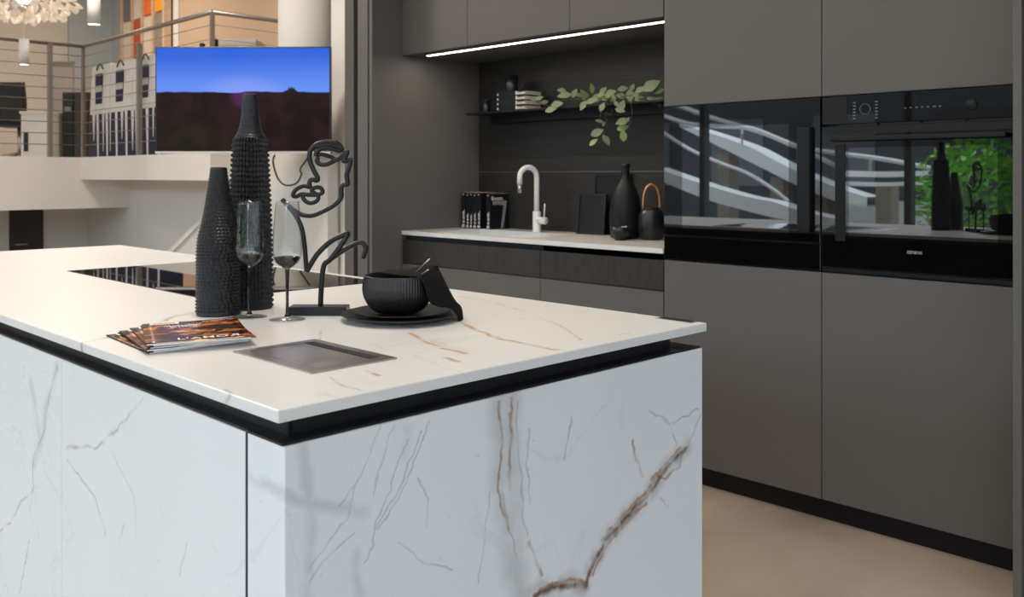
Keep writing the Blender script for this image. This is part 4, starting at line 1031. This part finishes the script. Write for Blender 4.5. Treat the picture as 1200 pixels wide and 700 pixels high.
cc = gp_at(13, 9.7)
ch = thing('office_chair', cc, 'black office chair with a high back beside the white pedestal', 'chair', rotz=math.pi / 4 + .15, world_parts=False)
hb = CAMH + (HZ - 97) * 9.7 / FPX - ZG; hl = CAMH + (HZ - 142) * 9.7 / FPX - ZG
bk = MB()
nx, nz = 8, 8; vs, fs = [], []
for k in range(nz + 1):
    for j in range(nx + 1):
        x_ = (j / nx - .5) * .37 * (1 - .10 * abs(k / nz - .5)); z_ = hl + (hb - hl) * k / nz; y_ = .05 * (2 * j / nx - 1) ** 2 + .06 * (k / nz)
        vs.append((x_, -y_, z_))
for k in range(nz):
    for j in range(nx): fs.append((k * (nx + 1) + j, k * (nx + 1) + j + 1, (k + 1) * (nx + 1) + j + 1, (k + 1) * (nx + 1) + j))
bo = bk.data(vs, fs, True).build('backrest', 'chair_black', ch, loc=(0, 0, 0)); m_ = bo.modifiers.new('t', 'SOLIDIFY'); m_.thickness = .05
MB().box(-.22, .02, .36, .22, .46, .43, .02).build('seat', 'chair_black', ch, loc=(0, 0, 0))
MB().tube([(0, .24, .06), (0, .24, .37)], .025, 10).build('column', 'steel', ch, loc=(0, 0, 0))
MB().tube([(0, .2, .38), (0, .04, .40), (0, -.02, .60)], .018, 8).build('back_bar', 'steel', ch, loc=(0, 0, 0))
for k in range(5):
    a_ = k * 2 * math.pi / 5; MB().tube([(0, .24, .075), (.24 * math.cos(a_), .24 + .24 * math.sin(a_), .03)], .018, 8).build('foot', 'steel', ch, loc=(0, 0, 0))
# small dark things and a pale carton showing over the television
upright_box('pale_carton', 256, 300, 46, 7.6, .3, 'box_white', 'pale carton behind the railing above the television', 'box', lambda t, w_, h_: MB().box(-w_ / 2, -.004, h_ * .93, w_ / 2, 0, h_ * .95).build('tape', 'box_beige', t, loc=(0, 0, 0)))
for u0, u1, v0, lab in ((233, 239, 50, 'slim black object with rounded top beside the railing post, shorter one'), (249, 254.5, 44.5, 'slim black object directly at the railing post above the television')):
    c = gp_at((u0 + u1) / 2, 6.85); w_ = (u1 - u0) * 6.85 / FPX; h_ = CAMH + (HZ - v0) * 6.85 / FPX - ZG
    t = thing('black_stand', c, lab, 'stand', 'black stands behind the railing', rotz=math.pi / 4, world_parts=False)
    MB().box(-w_ / 2, 0, .02, w_ / 2, .04, h_, .012).build('upright', 'chair_black', t, loc=(0, 0, 0))
    MB().lathe([(0, 0), (.045, 0), (.045, .015), (0, .02)], 24, (0, .02, 0)).build('base', 'chair_black', t, loc=(0, 0, 0))

# ------------------------------------------------------------------ lamps on the gallery
def petal_mesh():
    vs = [(0, 0, 0), (.5, .42, .10), (1, .30, -.05), (1.12, 0, -.12), (1, -.30, -.05), (.5, -.42, .10), (.55, 0, .16)]
    me = bpy.data.meshes.new('petal'); me.from_pydata(vs, [], [(0, 1, 6), (1, 2, 6), (2, 3, 6), (3, 4, 6), (4, 5, 6), (5, 0, 6)]); me.update()
    me.materials.append(MATS['petal_white']); return me
PM = petal_mesh()
def chandelier(c, rx, rz, n, label, seed):
    random.seed(seed)
    t = thing('petal_chandelier', c, label, 'chandelier', 'petal chandeliers')
    MB().tube([c + Vector((0, 0, .05)), Vector((c.x, c.y, ZC))], .008, 8).build('suspension', 'lamp_white', t)
    MB().lathe([(0, 0), (.08, .02), (.10, .10), (.05, .16), (0, .17)], 20, c).build('core', 'lamp_bulb', t)
    MB().lathe([(0, 0), (.07, 0), (.06, .03), (0, .03)], 20, (c.x, c.y, ZC - .03)).build('ceiling_rose', 'lamp_white', t)
    ga = math.pi * (3 - 5 ** .5)
    for k in range(n):
        zz = 1 - 2 * (k + .5) / n; rr = (1 - zz * zz) ** .5; a_ = ga * k
        d = Vector((rr * math.cos(a_), rr * math.sin(a_), zz)); sc_ = random.uniform(.75, 1.05)
        p = Vector((d.x * rx * sc_, d.y * rx * sc_, (d.z * rz * sc_) + .1))
        ex = (d + Vector((random.uniform(-.7, .7), random.uniform(-.7, .7), random.uniform(-.9, .3)))).normalized()
        ey = ex.orthogonal().normalized(); ey = (ey * math.cos(k) + ex.cross(ey) * math.sin(k)).normalized(); ez = ex.cross(ey)
        o = bpy.data.objects.new('petal', PM); COL.objects.link(o); o.parent = t
        o.matrix_local = Matrix(((ex.x, ey.x, ez.x, p.x), (ex.y, ey.y, ez.y, p.y), (ex.z, ey.z, ez.z, p.z), (0, 0, 0, 1))) @ Matrix.Scale(random.uniform(.07, .10), 4)
chandelier(onf(28, 5, 8.6), .44, .20, 260, 'wide cream petal chandelier hanging over the gallery railing', 5)
chandelier(onf(138, -38, 9.2), .22, .20, 110, 'smaller petal chandelier beside the colour sample display', 6)
def pendant(u, v0, v1, f, r, label):
    p = onf(u, v1, f); hgt = (v1 - v0) * f / FPX
    t = thing('pendant_lamp', p, label, 'lamp', 'white cylinder pendants')
    MB().lathe([(r * .85, .004), (r, 0), (r, hgt), (r * .3, hgt + .004), (0, hgt + .004)], 28, p).build('shade', 'lamp_white', t)
    MB().lathe([(0, .003), (r * .9, .003), (r * .9, .010), (0, .010)], 28, p).build('diffuser', 'lamp_glow', t)
    MB().tube([p + Vector((0, 0, hgt)), Vector((p.x, p.y, ZC))], .004, 6).build('cord', 'lamp_white', t)
pendant(28.2, 46, 76, 7.6, .039, 'white cylinder pendant hanging under the wide chandelier')
pendant(110, -8, 29, 6.2, .042, 'white cylinder pendant hanging before the blue-grey wall')

# ------------------------------------------------------------------ ceiling spots over the island, plus unseen lamps added to brighten the gallery side
WARM = (1, .86, .71)
def spot(x, y, z, power, label, size=.5, col=WARM):
    t = thing('ceiling_light', (x, y, z), label, 'lamp', 'round ceiling lights')
    MB().lathe([(size / 2, .001), (size / 2 + .02, 0), (size / 2 + .02, .06), (0, .06)], 32, (x, y, z)).build('housing', 'lamp_white', t)
    MB().tube([(x, y, z + .06), (x, y, ZC)], .01, 6).build('suspension', 'lamp_white', t)
    l = area_light('lamp', (0, 0, -.004), (0, 0, 0), size, power, col); l.parent = t
spot(-1.5, .9, 3.1, 22, 'round ceiling light above the island end')
spot(-3.0, .9, 3.1, 13, 'round ceiling light above the island hob')
spot(-5.2, 1.6, 3.6, 75, 'added unseen round light brightening the column before the gallery', col=(1, .90, .80))  # lamp added to brighten the column and the wall beside it
spot(-10.4, 3.6, 3.9, 44, 'added unseen round light brightening the gallery landing', col=(1, .88, .75))  # fill lamp added to light the gallery landing
spot(-10.2, .2, 3.9, 32, 'added unseen round light brightening the gallery desk', col=(1, .88, .75))  # another added fill, for the left part of the gallery
spot(-7.4, 4.1, 3.9, 26, 'added unseen round light brightening the sample wall', col=(1, .88, .75))  # added fill that lifts the back wall and sample rack

# ------------------------------------------------------------------ outdoors
random.seed(11)
def shrub(c, r, h_, label, n=260):
    t = thing('shrub', c, label, 'shrub', 'shrubs outside the shop front')
    MB().tube([Vector(c), Vector(c) + Vector((.05, 0, h_ * .5))], .03, 8).build('trunk', 'stem_brown', t)
    mb = MB()
    for k in range(n * 4):
        d = Vector((random.gauss(0, 1), random.gauss(0, 1), random.gauss(0, 1))).normalized() * random.uniform(.6, 1)
        p = Vector(c) + Vector((d.x * r, d.y * r, h_ * .58 + d.z * h_ * .42)); ex = Vector((random.gauss(0, 1), random.gauss(0, 1), random.gauss(0, .6))).normalized()
        ey = ex.orthogonal().normalized(); s = random.uniform(.05, .10)
        mb.data([p, p + ex * s + ey * s * .4, p + ex * s * 2, p + ex * s - ey * s * .4], [(0, 1, 2, 3)])
    fo = mb.build('foliage', 'shrub_green', t); fo['kind'] = 'stuff'
shrub((-4.0, -6.5, -.1), .8, 1.75, 'leafy green shrub outside, nearest the shop front')
shrub((-2.3, -6.6, -.1), .7, 1.8, 'leafy green shrub outside beside the taller one')
shrub((-.6, -7.4, -.1), .9, 2.4, 'tall leafy green shrub outside, farthest from the ramp')
# curved access ramp with rails: positions follow its reflection in the oven glass (mirror plane y = YC)
def mir(a, b_, yo): p = ony(760 + a / 2.727, 90 + b_ / 2.727, 2 * YC - yo); return Vector((p.x, yo, p.z))
rp = thing('entrance_ramp', (-7.5, -8.2, -.1), 'white curving access ramp with pale rails outside the shop front', 'ramp')
def band(top, bot, yo, dy, nm):
    A = catmull([mir(a, b_, yo) for a, b_ in top], 4); B = catmull([mir(a, b_, yo) for a, b_ in bot], 4); n = len(A)
    D = Vector((0, dy, 0)); vs = A + B + [p + D for p in A] + [p + D for p in B]; fs = []
    for i in range(n - 1):
        fs += [(i, i + 1, n + i + 1, n + i), (2 * n + i, 3 * n + i, 3 * n + i + 1, 2 * n + i + 1), (i, 2 * n + i, 2 * n + i + 1, i + 1), (n + i, n + i + 1, 3 * n + i + 1, 3 * n + i)]
    MB().data(vs, fs).build(nm, 'render_white', rp)
band([(100, 150), (300, 215), (400, 265), (490, 310), (605, 355), (700, 385)], [(100, 160), (280, 250), (380, 300), (470, 345), (605, 400), (700, 415)], -8.0, -.5, 'upper_string')
band([(20, 290), (150, 335), (300, 380), (400, 400), (490, 430), (605, 455)], [(20, 325), (180, 390), (300, 425), (400, 450), (490, 465), (605, 480)], -7.2, -.4, 'lower_string')
band([(600, 300), (750, 303), (900, 300)], [(600, 318), (750, 321), (900, 315)], -8.6, -.3, 'landing_edge')
band([(600, 335), (750, 338), (900, 332)], [(600, 347), (750, 350), (900, 344)], -8.6, -.3, 'landing_edge')
band([(600, 395), (750, 400), (920, 395)], [(600, 490), (750, 490), (920, 490)], -8.9, -.3, 'landing_wall')
for L_, r in (([(60, 80), (110, 97), (200, 130), (300, 160), (380, 185), (480, 225), (610, 245), (760, 265), (900, 292)], .035), ([(20, 115), (130, 150), (250, 160), (330, 165), (420, 200), (490, 230), (600, 285)], .035),
              ([(20, 160), (130, 230), (230, 275), (320, 310), (400, 360), (450, 400)], .03)):
    MB().tube(catmull([mir(a, b_, -7.9) for a, b_ in L_], 5), r, 8).build('rail', 'render_white', rp)
for a_, b0, b1 in ((300, 160, 215), (480, 225, 310), (605, 245, 355), (710, 258, 300)): MB().tube([mir(a_, b0, -7.95), mir(a_, b1, -7.95)], .02, 6).build('rail_post', 'steel_light', rp)
for a_, b0 in ((250, 235), (420, 320), (560, 385), (760, 350)):
    p = mir(a_, b0, -8.2); MB().box(p.x - .12, -8.4, -.1, p.x + .12, -8.1, p.z).build('pier', 'swatch_taupe', rp)

# dark buildings added to block low sky and darken the oven reflection
def building(c, sx, sy, h_, mat, label, along):
    t = thing('sky_block_building', c, label, 'building', 'added buildings that block the sky')
    MB().box(c[0] - sx / 2, c[1] - sy / 2, -.1, c[0] + sx / 2, c[1] + sy / 2, h_).build('wall', mat, t)
    n = int((sx if along == 'x' else sy) / 3)
    for k in range(n):
        for z0 in (.9,):
            if along == 'x': x_ = c[0] - sx / 2 + 1 + k * 3; MB().box(x_, c[1] + sy / 2, z0, x_ + 1.6, c[1] + sy / 2 + .03, z0 + 1.8).build('window', 'oven_glass', t)
            else: y_ = c[1] - sy / 2 + 1 + k * 3; MB().box(c[0] - sx / 2 - .03, y_, z0, c[0] - sx / 2, y_ + 1.6, z0 + 1.8).build('window', 'oven_glass', t)
building((-7, -18, -.1), 46, 4, 4.4, 'brick_dark', 'long dark building added across from the shop front to darken the oven reflection', 'x')
building((20, 0, -.1), 4, 34, 4.6, 'brick_dark', 'dark building added beyond the side windows to cut sky light', 'y')

for o in list(bpy.data.objects):
    if '_w' in o: del o['_w']
